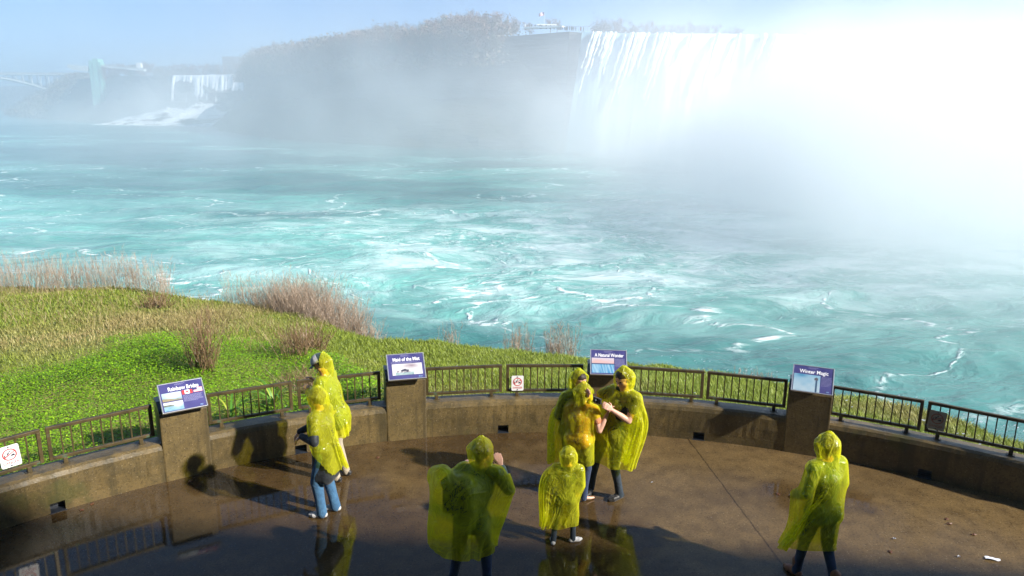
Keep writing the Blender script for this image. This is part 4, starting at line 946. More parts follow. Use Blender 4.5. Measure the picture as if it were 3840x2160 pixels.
brown_boot = cloth_mat('tan_leather', (.30, .13, .06), (.20, .08, .04), 30, .5); hair_m = cloth_mat('dark_hair', (.035, .02, .012), (.015, .009, .006), 60, .5)
eye_m = pm('eye', (.03, .02, .015), (.02, .015, .01), 50, .15, bmp=0); sole_m = cloth_mat('rubber_sole', (.30, .10, .08), (.2, .08, .07), 30)

def film(name, c, op=.5, pr_amt=.85):
    m, t, b = newmat(name); P = nd(t, 'ShaderNodeTexCoord').outputs['Object']
    pw = vmath(t, 'MULTIPLY', P, (1.0, 1.0, .8)); wv = noise(t, 4, 3, pw, .5, .8); c_ = []
    for sc_, wd in ((3.2, .05), (7.5, .06), (17, .08)): c_.append(maprange(t, math_(t, 'ABSOLUTE', math_(t, 'SUBTRACT', noise(t, sc_, 2, pw, .5, .7), .5)), wd, 0, smooth=False))
    patch = maprange(t, noise(t, 2.6, 3, P), .42, .62)
    cr_ = math_(t, 'ADD', c_[0], math_(t, 'MULTIPLY', c_[1], .5)); cr_ = math_(t, 'ADD', cr_, math_(t, 'MULTIPLY', math_(t, 'MULTIPLY', c_[2], patch), .35))
    hgt = math_(t, 'ADD', math_(t, 'MULTIPLY', wv, 2.0), math_(t, 'MULTIPLY', cr_, .34))
    bn = nd(t, 'ShaderNodeBump', inp={'Strength': .8, 'Distance': .03}); t.links.new(hgt, bn.inputs['Height'])
    b.inputs['Base Color'].default_value = (*c, 1); b.inputs['Roughness'].default_value = .17; b.inputs['IOR'].default_value = 1.5
    b.inputs['Specular IOR Level'].default_value = .8; b.inputs['Coat Weight'].default_value = .5; b.inputs['Coat Roughness'].default_value = .07
    t.links.new(bn.outputs[0], b.inputs['Normal']); t.links.new(bn.outputs[0], b.inputs['Coat Normal'])
    tl = nd(t, 'ShaderNodeBsdfTranslucent'); tl.inputs[0].default_value = (c[0], c[1], c[2], 1); t.links.new(bn.outputs[0], tl.inputs['Normal'])
    m1 = nd(t, 'ShaderNodeMixShader', inp={0: .5}); t.links.new(b.outputs[0], m1.inputs[1]); t.links.new(tl.outputs[0], m1.inputs[2])
    tp = nd(t, 'ShaderNodeBsdfTransparent'); tp.inputs[0].default_value = (.94, .97, .26, 1)
    lw = nd(t, 'ShaderNodeLayerWeight', inp={'Blend': .35}); t.links.new(bn.outputs[0], lw.inputs['Normal'])
    fac = math_(t, 'ADD', math_(t, 'MULTIPLY', lw.outputs['Facing'], .45), op, True); fac = math_(t, 'ADD', fac, math_(t, 'MULTIPLY', cr_, .10), True)
    m2 = nd(t, 'ShaderNodeMixShader'); t.links.new(fac, m2.inputs[0]); t.links.new(tp.outputs[0], m2.inputs[1]); t.links.new(m1.outputs[0], m2.inputs[2])
    # dark line print across the back of the poncho
    uv = nd(t, 'ShaderNodeUVMap'); q = vmath(t, 'MULTIPLY', vmath(t, 'SUBTRACT', uv.outputs[0], (.75, .34, 0)), (1 / .055, 1 / .15, 0))
    wq = vmath(t, 'ADD', q, vmath(t, 'MULTIPLY', vmath(t, 'SUBTRACT', nd(t, 'ShaderNodeTexCoord').outputs['Object'], (0, 0, 0)), (0, 0, 0)))
    nq = nd(t, 'ShaderNodeTexNoise', inp={'Scale': 1.7, 'Detail': 2.5, 'Distortion': .8}); t.links.new(wq, nq.inputs['Vector'])
    ln = maprange(t, math_(t, 'ABSOLUTE', math_(t, 'SUBTRACT', nq.outputs['Fac'], .5)), .020, .010); rr_ = vmath(t, 'LENGTH', q)
    pr = math_(t, 'MULTIPLY', math_(t, 'MULTIPLY', ln, maprange(t, rr_, 1.05, .9)), pr_amt); dk = nd(t, 'ShaderNodeBsdfDiffuse'); dk.inputs[0].default_value = (.01, .02, .03, 1)
    m3 = nd(t, 'ShaderNodeMixShader'); t.links.new(pr, m3.inputs[0]); t.links.new(m2.outputs[0], m3.inputs[1]); t.links.new(dk.outputs[0], m3.inputs[2])
    t.links.new(m3.outputs[0], t.nodes['Material Output'].inputs[0]); return m
poncho_m = film('yellow_plastic_film', (.99, .97, .05), .25)

def capsule_mesh(caps, voxel, name, smooth_it=2):
    """union of tapered capsules (a, b, ra, rb) -> one continuous surface"""
    bm = bmesh.new()
    for (a, b_, ra, rb) in caps:
        a = Vector(a); b_ = Vector(b_); d = b_ - a; L = d.length
        if L < 1e-5: d = Vector((0, 0, 1)); L = 1e-5
        d.normalize(); e = d.orthogonal().normalized(); f = d.cross(e); n = 14; rings = []
        prof = [(-ra * math.cos(q), ra * math.sin(q)) for q in (.35, .8, 1.25)] + [(L * k / 4, ra + (rb - ra) * k / 4) for k in range(5)] + [(L + rb * math.cos(q), rb * math.sin(q)) for q in (1.25, .8, .35)]
        for (s, r) in prof: rings.append([bm.verts.new(a + d * s + (e * math.cos(6.28318 * k / n) + f * math.sin(6.28318 * k / n)) * r) for k in range(n)])
        for A, B in zip(rings, rings[1:]):
            for k in range(n): bm.faces.new((A[k], A[(k + 1) % n], B[(k + 1) % n], B[k]))
        bm.faces.new(rings[0][::-1]); bm.faces.new(rings[-1])
    me = bpy.data.meshes.new(name); bm.to_mesh(me); bm.free()
    o = bpy.data.objects.new('tmp', me); C.objects.link(o); r = o.modifiers.new('r', 'REMESH'); r.mode = 'VOXEL'; r.voxel_size = voxel; r.use_smooth_shade = True
    s = o.modifiers.new('s', 'SMOOTH'); s.factor = .5; s.iterations = smooth_it
    out = bpy.data.meshes.new_from_object(o.evaluated_get(bpy.context.evaluated_depsgraph_get())); bpy.data.objects.remove(o); bpy.data.meshes.remove(me); out.name = name
    return out

def sdf_push(P, caps, pad):
    """push points P out of every capsule"""
    for (a, b_, ra, rb) in caps:
        a = np.array(a); b_ = np.array(b_); ab = b_ - a; q = ab @ ab + 1e-9
        t = np.clip(((P - a) @ ab) / q, 0, 1); c = a + t[:, None] * ab; d = P - c; dist = np.sqrt((d * d).sum(1)) + 1e-9; R = ra + (rb - ra) * t + pad
        k = dist < R; P[k] = c[k] + d[k] / dist[k, None] * R[k, None]
    return P

def poncho_mesh(J, caps, length, circ, wind, seed, head_c, fwd, open_cos=.45, push=(), steps=140, hemcut=None, hood_r=.125, hoodfwd=.02, droop=None, gap=None):
    """drape a hooded poncho over the body: position based cloth on a tube grid"""
    rg = np.random.default_rng(seed); NU, NV = 104, 80; hr = hood_r
    # arc length profile from hood top down to hem
    S = np.linspace(0, hr * 2.75 + length, NV); hood = hr * 2.9
    kx = [0, hr * .5, hr * 1.3, hr * 2.2, hood, hood + .10, hood + .26, hood + .55, S[-1]]; ky = [.10, 3.2 * hr, 6.6 * hr, 6.4 * hr, 4.7 * hr, circ * .44, circ * .74, circ * .97, circ]
    Cv = np.interp(S, kx, ky); ds = S[1] - S[0]
    u = np.arange(NU) / NU * 2 * np.pi; top = np.array(head_c) + [0, 0, hr * 1.16]; neck = np.array(J['neck'])
    P = np.zeros((NV, NU, 3)); z = top[2]; sh = np.array(J['chest'])
    f2 = np.array([fwd[0], fwd[1]]); right = np.array([f2[1], -f2[0]])
    for i in range(NV):
        r = Cv[i] / (2 * np.pi)
        if i: dr = abs(Cv[i] - Cv[i - 1]) / (2 * np.pi); z -= math.sqrt(max(1e-5, ds * ds - dr * dr)) * (1 if S[i] < hood + .02 else .985)
        c = top[:2] * max(0, 1 - S[i] / hood) + neck[:2] * min(1, S[i] / hood); 
        if S[i] > hood: c = neck[:2] + (np.array(J['pelvis'])[:2] - neck[:2]) * min(1, (S[i] - hood) / .7)
        el = 1.0 + .12 * (S[i] > hood)
        if S[i] < hood: r *= 1 + .10 * np.sin(u * 3 + seed + i * .12) * np.sin(u * 2 - i * .2 + seed)
        ring = right[None] * (np.cos(u) * r * el)[:, None] + f2[None] * (np.sin(u) * r * (2 - el))[:, None]
        P[i, :, :2] = c + ring * (1 + .015 * rg.normal(size=(NU, 1))); P[i, :, 2] = z + .004 * rg.normal(size=NU)
    Q = P.copy(); rest_h = (Cv / NU)[:, None]; 
    nhood = int(np.sum(S < hood * .93)); wind = np.array(wind)
    if droop is not None: pass
    invm = np.ones((NV, 1, 1)); invm[:nhood] = .15; invm[:3] = 0.0
    H = P[:nhood].copy()
    turb = rg.normal(size=(6, 3)); ph = rg.uniform(0, 6.28, (6, 3))
    def con(A, B, rest, wA, wB, k, kc):
        d = B - A; l = np.sqrt((d * d).sum(-1, keepdims=True)) + 1e-9; df = (l - rest) / l; df = np.where(df > 0, df * k, df * kc); w_ = wA + wB + 1e-9; d = d * df / w_
        return A + d * wA, B - d * wB
    for it in range(steps):
        dt = .020; vel = (P - Q) * .94; Q = P.copy(); acc = np.zeros_like(P); acc[..., 2] = -9.8
        ramp_ = min(1, it / 40); tt = it * dt
        acc += wind * ramp_
        for k in range(6): acc[..., k % 3] += 1.1 * np.sin(P[..., (k + 1) % 3] * (5 + 3 * k) + ph[k, 0] + tt * 2) * np.sin(P[..., k % 3] * (4 + 2 * k) + ph[k, 1])
        for (pc, pr, pf) in push:
            d2 = ((P - np.array(pc)) ** 2).sum(-1, keepdims=True); acc += np.exp(-d2 / pr ** 2) * np.array(pf)
        P = P + (vel + acc * dt * dt) * (invm > 0)
        for sub in range(7 if it < steps - 8 else 13):
            # around
            for off in (0, 1):
                i0 = np.arange(off, NU, 2); i1 = (i0 + 1) % NU; P[:, i0], P[:, i1] = con(P[:, i0], P[:, i1], rest_h[:, :, None] if False else rest_h[:, None, :], invm, invm, 1.0, .006)
            for off in (0, 1):
                i0 = np.arange(off, NV - 1, 2); i1 = i0 + 1; P[i0], P[i1] = con(P[i0], P[i1], ds, invm[i0], invm[i1], 1.0, .05)
            if sub % 3 == 1:
                for off in range(2):   # bending, keeps folds broad
                    i0 = np.arange(NU); i1 = (i0 + 4) % NU; d = P[:, i1] - P[:, i0]; l = np.sqrt((d * d).sum(-1, keepdims=True)) + 1e-9; mn = rest_h[:, None, :] * 2.3; f = np.where(l < mn, (l - mn) / l, 0) * .05 * invm
                    P[:, i0] += d * f; 
                    P[:, i1] -= d * f
            P[:nhood] += (H - P[:nhood]) * .25
            an = P[nhood:nhood + 1]; dd_ = P[nhood + 1:] - an; ll = np.sqrt((dd_ * dd_).sum(-1, keepdims=True)) + 1e-9; mx_ = ((np.arange(NV - nhood - 1) + 1) * ds)[:, None, None] * 1.0; P[nhood + 1:] = an + dd_ * np.minimum(1, mx_ / ll)
            if sub % 2 == 0: flat = sdf_push(P.reshape(-1, 3), caps, .016); flat[:, 2] = np.maximum(flat[:, 2], .02); P = flat.reshape(NV, NU, 3)
    UVs = np.stack([np.broadcast_to(np.arange(NU) / NU, (NV, NU)), np.broadcast_to((S - hood)[:, None], (NV, NU))], -1).reshape(-1, 2)
    F = grid_faces(NV, NU, True).reshape(NV - 1, NU, 4); keep = np.ones((NV - 1, NU), bool)
    Ctr = P[:-1]; d = Ctr - np.array(head_c); dn = d / (np.linalg.norm(d, axis=-1, keepdims=True) + 1e-9); f3 = np.array([fwd[0], fwd[1], -.15]); f3 /= np.linalg.norm(f3)
    keep[:nhood + 1] &= ~((dn[:nhood + 1] @ f3) > open_cos)
    if hemcut is not None:   # trim the hem where it is hitched up
        for i in range(NV - 1):
            for j in range(0, NU):
                if P[i, j, 2] < hemcut(P[i, j]): keep[i, j] = False
    if gap is not None:
        for (gc, gr) in gap: keep &= ~(np.linalg.norm(P[:-1] - np.array(gc), axis=-1) < gr)
    Ff = F[keep]; V = P.reshape(-1, 3); usedv = np.unique(Ff); mp_ = -np.ones(len(V), int); mp_[usedv] = np.arange(len(usedv))
    me = np_mesh('poncho', V[usedv], mp_[Ff]); me.shade_smooth(); ul = me.uv_layers.new(name='UVMap'); li = np.empty(len(me.loops), np.int32); me.loops.foreach_get('vertex_index', li); ul.data.foreach_set('uv', UVs[usedv][li].astype(np.float32).ravel()); return me

def hand_caps(wr, d, up, s, curl=.6, side=1, grip=0.0):
    """palm, four unequal fingers and a thumb; d = direction of the hand, up = back of the hand"""
    wr = Vector(wr); d = Vector(d).normalized(); up = Vector(up); up = (up - d * up.dot(d)).normalized(); lat = d.cross(up) * side; c = []
    for k in (-1, 0, 1): c.append((wr, wr + d * .085 * s + lat * k * .027 * s, .018 * s, .015 * s))
    for k, (o_, L) in enumerate(((.036, .070), (.013, .078), (-.010, .072), (-.032, .056))):
        base = wr + d * .088 * s + lat * o_ * s; a1 = curl * .6; a2 = curl * 1.5 + .15 * k * .2
        p1 = base + (d * math.cos(a1) - up * math.sin(a1)) * L * .5 * s; p2 = p1 + (d * math.cos(a2) - up * math.sin(a2)) * L * .5 * s
        c += [(base, p1, .0095 * s, .0088 * s), (p1, p2, .0088 * s, .0075 * s)]
    tb = wr + d * .03 * s + lat * .030 * s; t1 = tb + (d * .6 + lat * .75 - up * .25).normalized() * .036 * s; t2 = t1 + (d * .85 + lat * .2 - up * .45).normalized() * .030 * s
    c += [(tb, t1, .013 * s, .0105 * s), (t1, t2, .0105 * s, .0085 * s)]
    return c

def person(lab, pos, yaw, H, feet, head_yaw=0.0, head_dn=0.0, lean=(0, 0), armL=None, armR=None, trousers=None, jacket=None, sleeve='long', jacket_len=.86, shoes=None, boots=False, poncho=None, hand_vis=(1, 1), hair=True, wide=1.0, skirt=False, bare_feet=False, trouser_flare=1.0, handd=(None, None), extra=None):
    """yaw: facing, degrees from +X. local: x right, y forward, z up. feet = ((x,y,turn),(x,y,turn)) left, right"""
    s = H / 1.75; root = empty('person', pos); tag(root, lab, 'person', 'visitors in yellow ponchos')
    ya = rad(yaw); f = Vector((math.cos(ya), math.sin(ya), 0)); r = Vector((math.sin(ya), -math.cos(ya), 0)); Z = Vector((0, 0, 1))
    def L(x, y, z): return (r * x + f * y + Z * z) * s
    lx, ly = lean; px = (feet[0][0] + feet[1][0]) / 2; py = (feet[0][1] + feet[1][1]) / 2
    pel = L(px + lx * .25, py + ly * .2, .94); chest = L(px + lx * .7, py + ly * .75, 1.27); nk = L(px + lx, py + ly, 1.49)
    hy = rad(yaw + head_yaw); hf = Vector((math.cos(hy), math.sin(hy), 0)); hd = rad(head_dn); hfw = hf * math.cos(hd) - Z * math.sin(hd); hup = Z * math.cos(hd) + hf * math.sin(hd); hr_ = hf.cross(Z)
    hc = nk + Z * .135 * s + hf * (.02 + .05 * math.sin(hd)) * s
    J = dict(neck=nk, chest=chest, pelvis=pel)
    body = [(pel + r * -.055 * s, pel + r * .055 * s, .105 * s, .105 * s), (pel, (pel + chest) / 2, .115 * s, .105 * s), ((pel + chest) / 2, chest, .108 * s, .125 * s)]
    for k in (-1, 1): body += [((pel + chest) / 2 + r * k * .03 * s, chest + r * k * .06 * s, .10 * s, .105 * s), (chest + r * k * .06 * s, nk + r * k * .06 * s - Z * .07 * s, .10 * s, .06 * s), (nk - Z * .03 * s, nk + r * k * .16 * s * wide - Z * .07 * s, .05 * s, .055 * s)]
    neckc = [(nk - Z * .06 * s, hc - Z * .04 * s - hf * .01 * s, .055 * s, .052 * s)]
    hs = s if H > 1.3 else s * 1.18
    def HP(x, y, z): return hc + (hr_ * x + hfw * y + hup * z) * hs
    head = [(HP(0, -.015, .045), HP(0, .015, .045), .083 * hs, .080 * hs), (HP(0, .0, .03), HP(0, .035, -.055), .072 * hs, .048 * hs), (HP(0, .045, -.075), HP(0, .058, -.088), .030 * hs, .022 * hs),
            (HP(-.035, .03, -.045), HP(.035, .03, -.045), .040 * hs, .040 * hs), (HP(0, .083, .022), HP(0, .108, -.018), .010 * hs, .015 * hs), (HP(-.012, .094, -.022), HP(.012, .094, -.022), .010 * hs, .010 * hs),
            (HP(-.036, .072, .038), HP(.036, .072, .038), .017 * hs, .017 * hs), (HP(-.020, .082, -.050), HP(.020, .082, -.050), .009 * hs, .009 * hs), (HP(-.018, .080, -.063), HP(.018, .080, -.063), .0095 * hs, .0095 * hs)]
    for k in (-1, 1): head += [(HP(k * .079, -.005, .025), HP(k * .084, -.012, -.015), .014 * hs, .010 * hs), (HP(k * .045, .055, -.005), HP(k * .03, .07, -.02), .026 * hs, .02 * hs)]
    legs = []; legc = []; shoe = []; J['ank'] = []
    for k, ft in zip((-1, 1), feet):
        hip = pel + r * k * .095 * s - Z * .04 * s; td = rad(yaw + ft[2]); tf = Vector((math.cos(td), math.sin(td), 0)); ank = L(ft[0], ft[1], .085 + (ft[3] if len(ft) > 3 else 0)); 
        ml = .835 * s; dvec = ank - hip; dist = min(dvec.length, ml * .999); half = dist / 2; bend = math.sqrt(max(0, (ml / 2) ** 2 - half ** 2)); axis = (f * .8 + tf * .4); axis = (axis - dvec.normalized() * axis.dot(dvec.normalized())).normalized()
        knee = hip + dvec * .5 + axis * min(bend, .07 * s)
        legs += [(hip, knee, .082 * s, .055 * s), (knee, knee.lerp(ank, .35), .052 * s, .053 * s), (knee.lerp(ank, .35), ank, .053 * s, .036 * s)]
        fl = trouser_flare; an2 = knee.lerp(ank, .97); legc += [(hip, knee, .098 * s, .068 * s * fl), (knee, knee.lerp(ank, .6), .064 * s * fl, .052 * s * fl), (knee.lerp(ank, .6), ank - Z * .03 * s, .052 * s * fl, .054 * s * fl)]
        heel = ank - Z * .045 * s - tf * .035 * s; ball = ank - Z * .058 * s + tf * .11 * s; toe = ank - Z * .062 * s + tf * .165 * s
        body += [(ank, heel, .032 * s, .028 * s), (ank - Z * .03 * s, ball, .030 * s, .022 * s), (ball, toe, .022 * s, .016 * s)]
        wsh = tf.cross(Z) * .016 * s
        shoe.append([(heel, ball + wsh, .040 * s, .037 * s), (heel, ball - wsh, .040 * s, .037 * s), (ball + wsh, toe, .035 * s, .026 * s), (ball - wsh, toe, .035 * s, .026 * s), (ank - Z * .005 * s, ank - Z * .03 * s + tf * .05 * s, .045 * s, .033 * s)] + ([(ank + Z * .10 * s, ank, .058 * s, .048 * s)] if boots else []))
    arms = []; slv = []; hands = []; J['wr'] = []; protr = []
    for k, ar, hv, hdv in ((-1, armL, hand_vis[0], handd[0]), (1, armR, hand_vis[1], handd[1])):
        sh = nk + r * k * .185 * s * wide - Z * .075 * s
        if ar is None: ar = ((k * .26 + px, py, 1.12), (k * .24 + px, py + .14, .90))
        el = L(*ar[0]); wr = L(*ar[1]); 
        el = sh + (el - sh).normalized() * .285 * s; wr = el + (wr - el).normalized() * .25 * s; J['wr'].append(wr)
        arms += [(sh, el, .052 * s, .042 * s), (el, el.lerp(wr, .4), .042 * s, .040 * s), (el.lerp(wr, .4), wr, .040 * s, .027 * s)]
        if sleeve == 'long': slv += [(sh, el, .068 * s, .058 * s), (el, el.lerp(wr, .95), .056 * s, .044 * s)]
        else: slv += [(sh, sh.lerp(el, .5), .068 * s, .066 * s)]
        dd = Vector(hdv[0]) if hdv else (wr - el); uu = Vector(hdv[1]) if hdv else Z + f * .3
        arms += hand_caps(wr, dd, uu, s, .55 if not hdv else hdv[2], side=-k if not hdv or len(hdv) < 4 else hdv[3])
        protr.append([(sh, el, .052 * s, .042 * s), (el, wr, .042 * s, .03 * s)])
    me = capsule_mesh(body + neckc + head + legs + arms, .0075 * max(s, .8), 'body'); link('body', me, skin_m, root)
    for k in (-1, 1):
        q = MB(); q.ball(HP(k * .031, .081, .018), .0125 * hs, 10); q.build('eye', eye_m, root, True)
    if trousers:
        me = capsule_mesh([(pel + r * -.055 * s, pel + r * .055 * s, .125 * s, .125 * s), (pel, pel + Z * .07 * s, .125 * s, .118 * s)] + legc, .013, 'trousers', 3); link('trousers', me, trousers, root)
    if jacket:
        jl = pel.lerp(chest, -((.94 - jacket_len) / .33)) if jacket_len < .94 else pel
        low = Vector((pel.x, pel.y, jacket_len * s)); jc = [(low + r * x_ * s + f * y_ * s, pel + r * x_ * s * .9 + f * y_ * s * .8, .102 * s, .098 * s) for x_ in (-.09, -.045, 0, .045, .09) for y_ in (-.045, 0, .045)] + [ (pel, (pel + chest) / 2, .138 * s, .128 * s), ((pel + chest) / 2, chest, .128 * s, .142 * s), (nk - Z * .10 * s, nk - Z * .06 * s, .080 * s, .064 * s)]
        for k in (-1, 1): jc += [((pel + chest) / 2 + r * k * .03 * s, chest + r * k * .06 * s, .118 * s, .122 * s), (chest + r * k * .06 * s, nk + r * k * .06 * s - Z * .07 * s, .118 * s, .075 * s), (nk - Z * .05 * s, nk + r * k * .17 * s * wide - Z * .075 * s, .062 * s, .070 * s)]
        J['jc'] = jc
        me = capsule_mesh(jc + slv, .012, 'jacket' if sleeve == 'long' else 'shirt', 3); link('jacket' if sleeve == 'long' else 'shirt', me, jacket, root)
    if shoes:
        for i, sc_ in enumerate(shoe): me = capsule_mesh(sc_, .007, 'shoe', 2); so_ = link('shoe', me, shoes, root)
    if hair:
        hcaps = [(HP(0, -.025, .058), HP(0, .012, .062), .088 * hs, .080 * hs), (HP(-.03, -.04, .02), HP(.03, -.04, .02), .072 * hs, .072 * hs), (HP(0, -.06, -.02), HP(0, -.05, -.06 if hair is True else -.14), .05 * hs, .035 * hs)]
        link('hair', capsule_mesh(hcaps, .009, 'hair'), hair_m, root)
    if poncho:
        pk = dict(poncho); hoodr = .130 * hs; coll = [(c[0], c[1], c[2] + .012, c[3] + .012) for c in body[:9] + neckc + head[:2] + legc] + [(c[0], c[1], c[2] + .006, c[3] + .006) for c in J.get('jc', [])]
        for k in (0, 1):
            if pk.get('cover', (1, 1))[k]: coll += [(a, b_, ra + .016, rb + .016) for a, b_, ra, rb in protr[k]]
            else: coll += [(protr[k][0][0], protr[k][0][0].lerp(protr[k][0][1], .55), .066 * s, .06 * s)]
        pk.pop('cover', None)
        if extra: coll += [(L(*e[0]), L(*e[1]), e[2] * s, e[3] * s) for e in extra]
        pk['push'] = [(tuple(L(*c)), rr, ff) for c, rr, ff in pk.get('push', ())]
        if 'hemcut' in pk: hcfn = pk['hemcut']; pk['hemcut'] = lambda p: hcfn(float(Vector(p).dot(r) / s), float(Vector(p).dot(f) / s)) * s
        if 'gap' in pk: pk['gap'] = [(tuple(L(*g)), gr) for g, gr in pk['gap']]
        ln = pk.pop('length') * s; ci = pk.pop('circ') * s
        me = poncho_mesh(J, [(tuple(a), tuple(b_), ra, rb) for a, b_, ra, rb in coll], ln, ci, head_c=tuple(HP(0, -.01, .03)), fwd=(hf.x, hf.y), hood_r=hoodr, **pk)
        po = link('poncho', me, poncho_m, root); mo = po.modifiers.new('sub', 'SUBSURF'); mo.levels = mo.render_levels = 1
    return root, dict(HP=HP, L=L, wr=J['wr'], hs=hs, hfw=hfw, hup=hup, hr=hr_, f=f, r=r, s=s, hc=hc)

W_ = lambda px, py: onz(px, py, 0.0)
# --- the man taking a picture towards us, with his compact camera
man, K = person('man facing the viewer in a bright yellow poncho holding up a small camera', W_(1526, 1240), 222, 1.77, ((-.20, -.02, -12), (.16, .14, 22)), head_yaw=-4, head_dn=20, lean=(-.17, -.10),
    armL=((-.36, .07, 1.16), (-.04, .44, 1.48)), armR=((.30, .27, 1.24), (.02, .46, 1.46)), trousers=jeans_dark, jacket=tee, sleeve='short', shoes=black_shoe, jacket_len=.88,
    handd=((Vector((-.55, -.25, .45)), Vector((.3, -.9, .3)), .55), (Vector((-.1, -.5, .5)), Vector((-.5, -.7, .3)), .55)),
    poncho=dict(length=1.04, circ=2.45, wind=(.3, -.3, 0), seed=3, cover=(0, 0), open_cos=.50, gap=[((-.30, .02, 1.24), .115), ((-.27, .12, 1.20), .08), ((.16, .34, 1.4), .1)], push=[((-.42, -.06, 1.10), .16, (10, -3.0, 9)), ((.36, .1, 1.35), .16, (-12, 3, 12))]))
m_ = MB(); mid = K['wr'][0] * .55 + K['wr'][1] * .45 + K['f'] * .07 + Vector((0, 0, .07)); rt = Matrix.Rotation(rad(222 - 90), 3, 'Z')
cr_o = empty('camera', W_(1526, 1240) + mid, rad(222 - 90)); tag(cr_o, 'small dark compact camera held up by the man facing the viewer', 'camera')
m_.box((0, 0, 0), (.125, .03, .07), None, .006); m_.build('casing', black_shoe, cr_o); m_ = MB(); m_.tube([(.015, .01, 0), (.015, .035, 0)], [.024, .021], 16); m_.build('lens', housing_m, cr_o)
# --- person in blue jeans and dark jacket
person('person in a dark jacket and blue jeans, poncho hitched up over one arm', W_(828, 1292), 168, 1.64, ((-.10, .05, 6), (.10, -.05, 0)), head_yaw=-8, head_dn=14, lean=(0, .05),
    armL=((-.33, -.02, 1.13), (-.16, .34, 1.20)), armR=((.22, .26, 1.12), (.02, .50, 1.05)), trousers=jeans_blue, jacket=black_jkt, jacket_len=.58, shoes=white_shoe, trouser_flare=1.28, handd=((Vector((-.6, .0, -.5)), Vector((-.5, 0, .6)), .7), (Vector((-.5, .1, -.7)), Vector((-.5, 0, .4)), .7)),
    poncho=dict(length=.92, circ=2.3, wind=(1.2, .4, 0), seed=5, cover=(0, 0), open_cos=.55, push=[((-.34, .22, 1.36), .18, (-12, -4, 14))], hemcut=lambda x, y: min(1.12, .55 + max(0, (y + .22)) * 1.45)))
# --- man in the white cap at the railing
cap_, K = person('person in a white and navy cap and beige trousers by the wall', W_(858, 1203), 172, 1.76, ((-.10, .02, 0), (.10, -.04, 0)), head_yaw=-2, head_dn=28, lean=(0, .16),
    armL=((-.30, .12, 1.18), (-.14, .36, 1.36)), armR=((.26, .2, 1.2), (.10, .42, 1.40)), trousers=khaki, jacket=grey_jkt, jacket_len=.85, shoes=black_shoe,
    poncho=dict(length=.86, circ=2.3, wind=(1.4, -.6, 0), seed=6, cover=(1, 1), open_cos=-.28))
cp = MB(); HP, hs = K['HP'], K['hs']
def dome(f0, f1, r0):
    R_ = []
    for i in range(7):
        a = i / 6 * 1.45; R_.append([cp.bm.verts.new(HP(r0 * math.cos(a) * math.sin(t_), r0 * 1.12 * math.cos(a) * math.cos(t_) + .004, .05 + r0 * .98 * math.sin(a))) for t_ in np.linspace(f0, f1, 15)])
    for A, B in zip(R_, R_[1:]):
        for k in range(14): cp.bm.faces.new((A[k], A[k + 1], B[k + 1], B[k]))
dome(rad(-112), rad(112), .107); cap_o = cp.build('cap', white_shoe, cap_, True); cp = MB(); dome(rad(112), rad(248), .1065); cp.build('cap_back', navy_jkt, cap_o, True)
cp = MB(); rows = []
for i in range(5): rows.append([cp.bm.verts.new(HP(math.sin(a) * (.088 + .006 * i), math.cos(a) * .105 + i * .019 * (math.cos(a) ** .6 if math.cos(a) > 0 else 0), .048 - i * .006 - .016 * math.sin(a) ** 2)) for a in np.linspace(rad(-68), rad(68), 13)])
for A, B in zip(rows, rows[1:]):
    for k in range(12): cp.bm.faces.new((A[k], A[k + 1], B[k + 1], B[k]))
cp.build('brim', navy_jkt, cap_o, True)
# --- two people huddled together
person('taller of the two huddled people, poncho billowing out behind to the left', W_(1432, 1222), 300, 1.66, ((-.10, .0, 0), (.10, .04, 0)), head_yaw=10, head_dn=14, lean=(0, .10),
    trousers=jeans_navy, jacket=navy_jkt, shoes=black_shoe, hair='long', armL=((-.24, .04, 1.12), (-.16, .20, .98)), armR=((.26, .04, 1.12), (.16, .2, .98)),
    poncho=dict(length=1.12, circ=2.6, wind=(-2.6, .2, 0), seed=8, cover=(1, 1), open_cos=.42, push=[((.2, -.25, 1.1), .3, (-4, 0, 2))]))
person('person in an orange top seen from behind, forearm raised, huddled with another', W_(1452, 1258), 62, 1.56, ((-.10, -.04, 20), (.09, .02, -40)), head_yaw=14, head_dn=14, lean=(.02, .06),
    trousers=jeans_navy, jacket=orange_top, jacket_len=.97, sleeve='short', shoes=None, hair='long', armL=((-.24, .06, 1.14), (-.16, .22, .98)), armR=((.30, .02, 1.12), (.36, .10, 1.36)),
    poncho=dict(length=.92, circ=1.95, wind=(-.8, .5, 0), seed=9, cover=(1, 0), open_cos=.55))
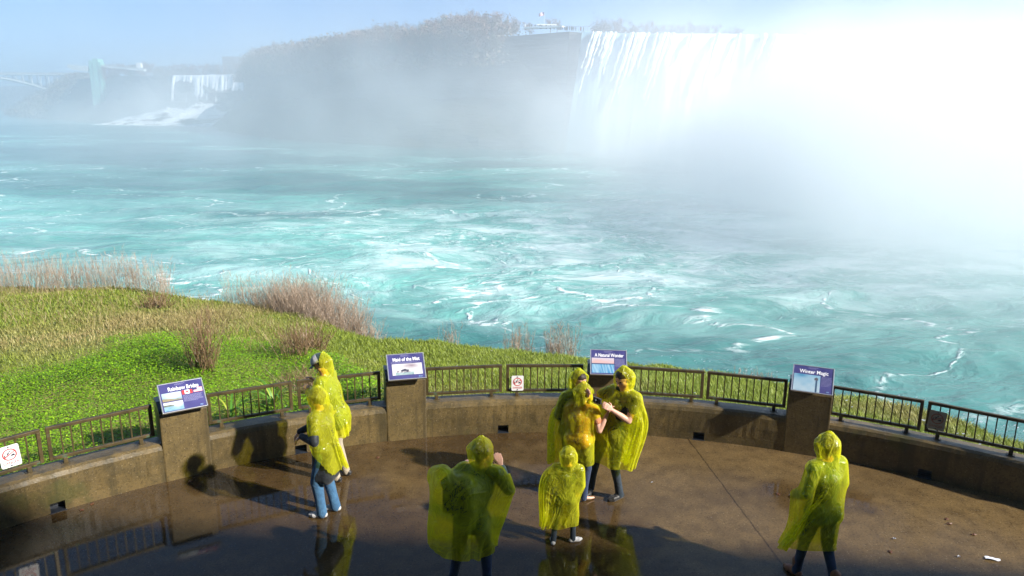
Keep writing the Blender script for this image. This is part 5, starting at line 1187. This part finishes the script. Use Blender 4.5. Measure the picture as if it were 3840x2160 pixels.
# --- child in white shoes
person('small child seen from behind in a long pale yellow poncho and white shoes', W_(1416, 1366), 84, 1.17, ((-.17, -.05, 6), (.17, .06, -62)), head_yaw=-4, head_dn=4, lean=(.05, .0), trousers=jeans_dark, jacket=navy_jkt, shoes=white_shoe, wide=1.05,
    armL=((-.26, .0, 1.14), (-.26, .10, .92)), armR=((.27, .0, 1.14), (.24, .14, .94)),
    poncho=dict(length=1.20, circ=2.8, wind=(-2.0, -.2, 0), seed=11, cover=(1, 1), open_cos=.55, push=[((-.34, 0, 1.3), .2, (-9, 0, 11))]))
# --- backpacker with a raised arm
bp_, K = person('person in dark jeans seen from behind with right hand raised beside the hood', W_(1182, 1500), 78, 1.72, ((-.20, -.02, 10), (.18, .04, -12)), head_yaw=-10, head_dn=6, lean=(.11, .06), trousers=jeans_navy, jacket=grey_jkt, shoes=brown_boot,
    armL=((-.30, .12, 1.20), (-.14, .34, 1.34)), armR=((.34, .16, 1.25), (.25, .24, 1.52)), handd=(None, (Vector((-.3, .25, .8)), Vector((.1, -.9, .2)), .5)), extra=[((-.03, -.14, 1.10), (-.03, -.14, 1.32), .14, .14), ((-.21, -.14, 1.10), (-.21, -.14, 1.32), .14, .14), ((-.32, -.08, 1.40), (-.25, -.12, 1.44), .09, .09)],
    poncho=dict(length=1.02, circ=2.55, wind=(-1.0, .1, 0), seed=12, cover=(1, 1), open_cos=.5, push=[((-.38, -.1, 1.0), .25, (-3, 0, 1))], hemcut=lambda x, y: .42 + max(-.1, .62 * -(x))))
m_ = MB(); m_.box((0, 0, 0), (.23, .09, .32), None, .04); pos = W_(1182, 1500) + K['L'](-.12, -.14, 1.21); bag = m_.build('backpack', black_jkt, None, True); bag.location = pos; bag.rotation_euler = (0, 0, rad(78 - 90)); tag(bag, 'dark backpack bulging under the yellow poncho of the person with a raised hand', 'backpack')
m_ = MB(); m_.box((0, -.05, -.06), (.17, .02, .14), None, .008); m_.build('pocket', navy_jkt, bag, True)
# --- walker on the right
person('person walking away at the right in a creased poncho and tan boots', W_(2052, 1466), 112, 1.68, ((-.10, .20, 4, .0), (.06, -.20, 4, .03)), head_yaw=-20, head_dn=8, lean=(.02, .04), trousers=jeans_navy, jacket=teal_jkt, shoes=brown_boot, boots=True,
    armL=((-.28, .0, 1.18), (-.22, .22, 1.02)), armR=((.27, .06, 1.18), (.16, .30, 1.10)),
    poncho=dict(length=1.08, circ=2.6, wind=(-1.6, -.5, 0), seed=14, cover=(1, 1), open_cos=.5, push=[((-.3, -.25, .6), .3, (-8, -2, 1))]))
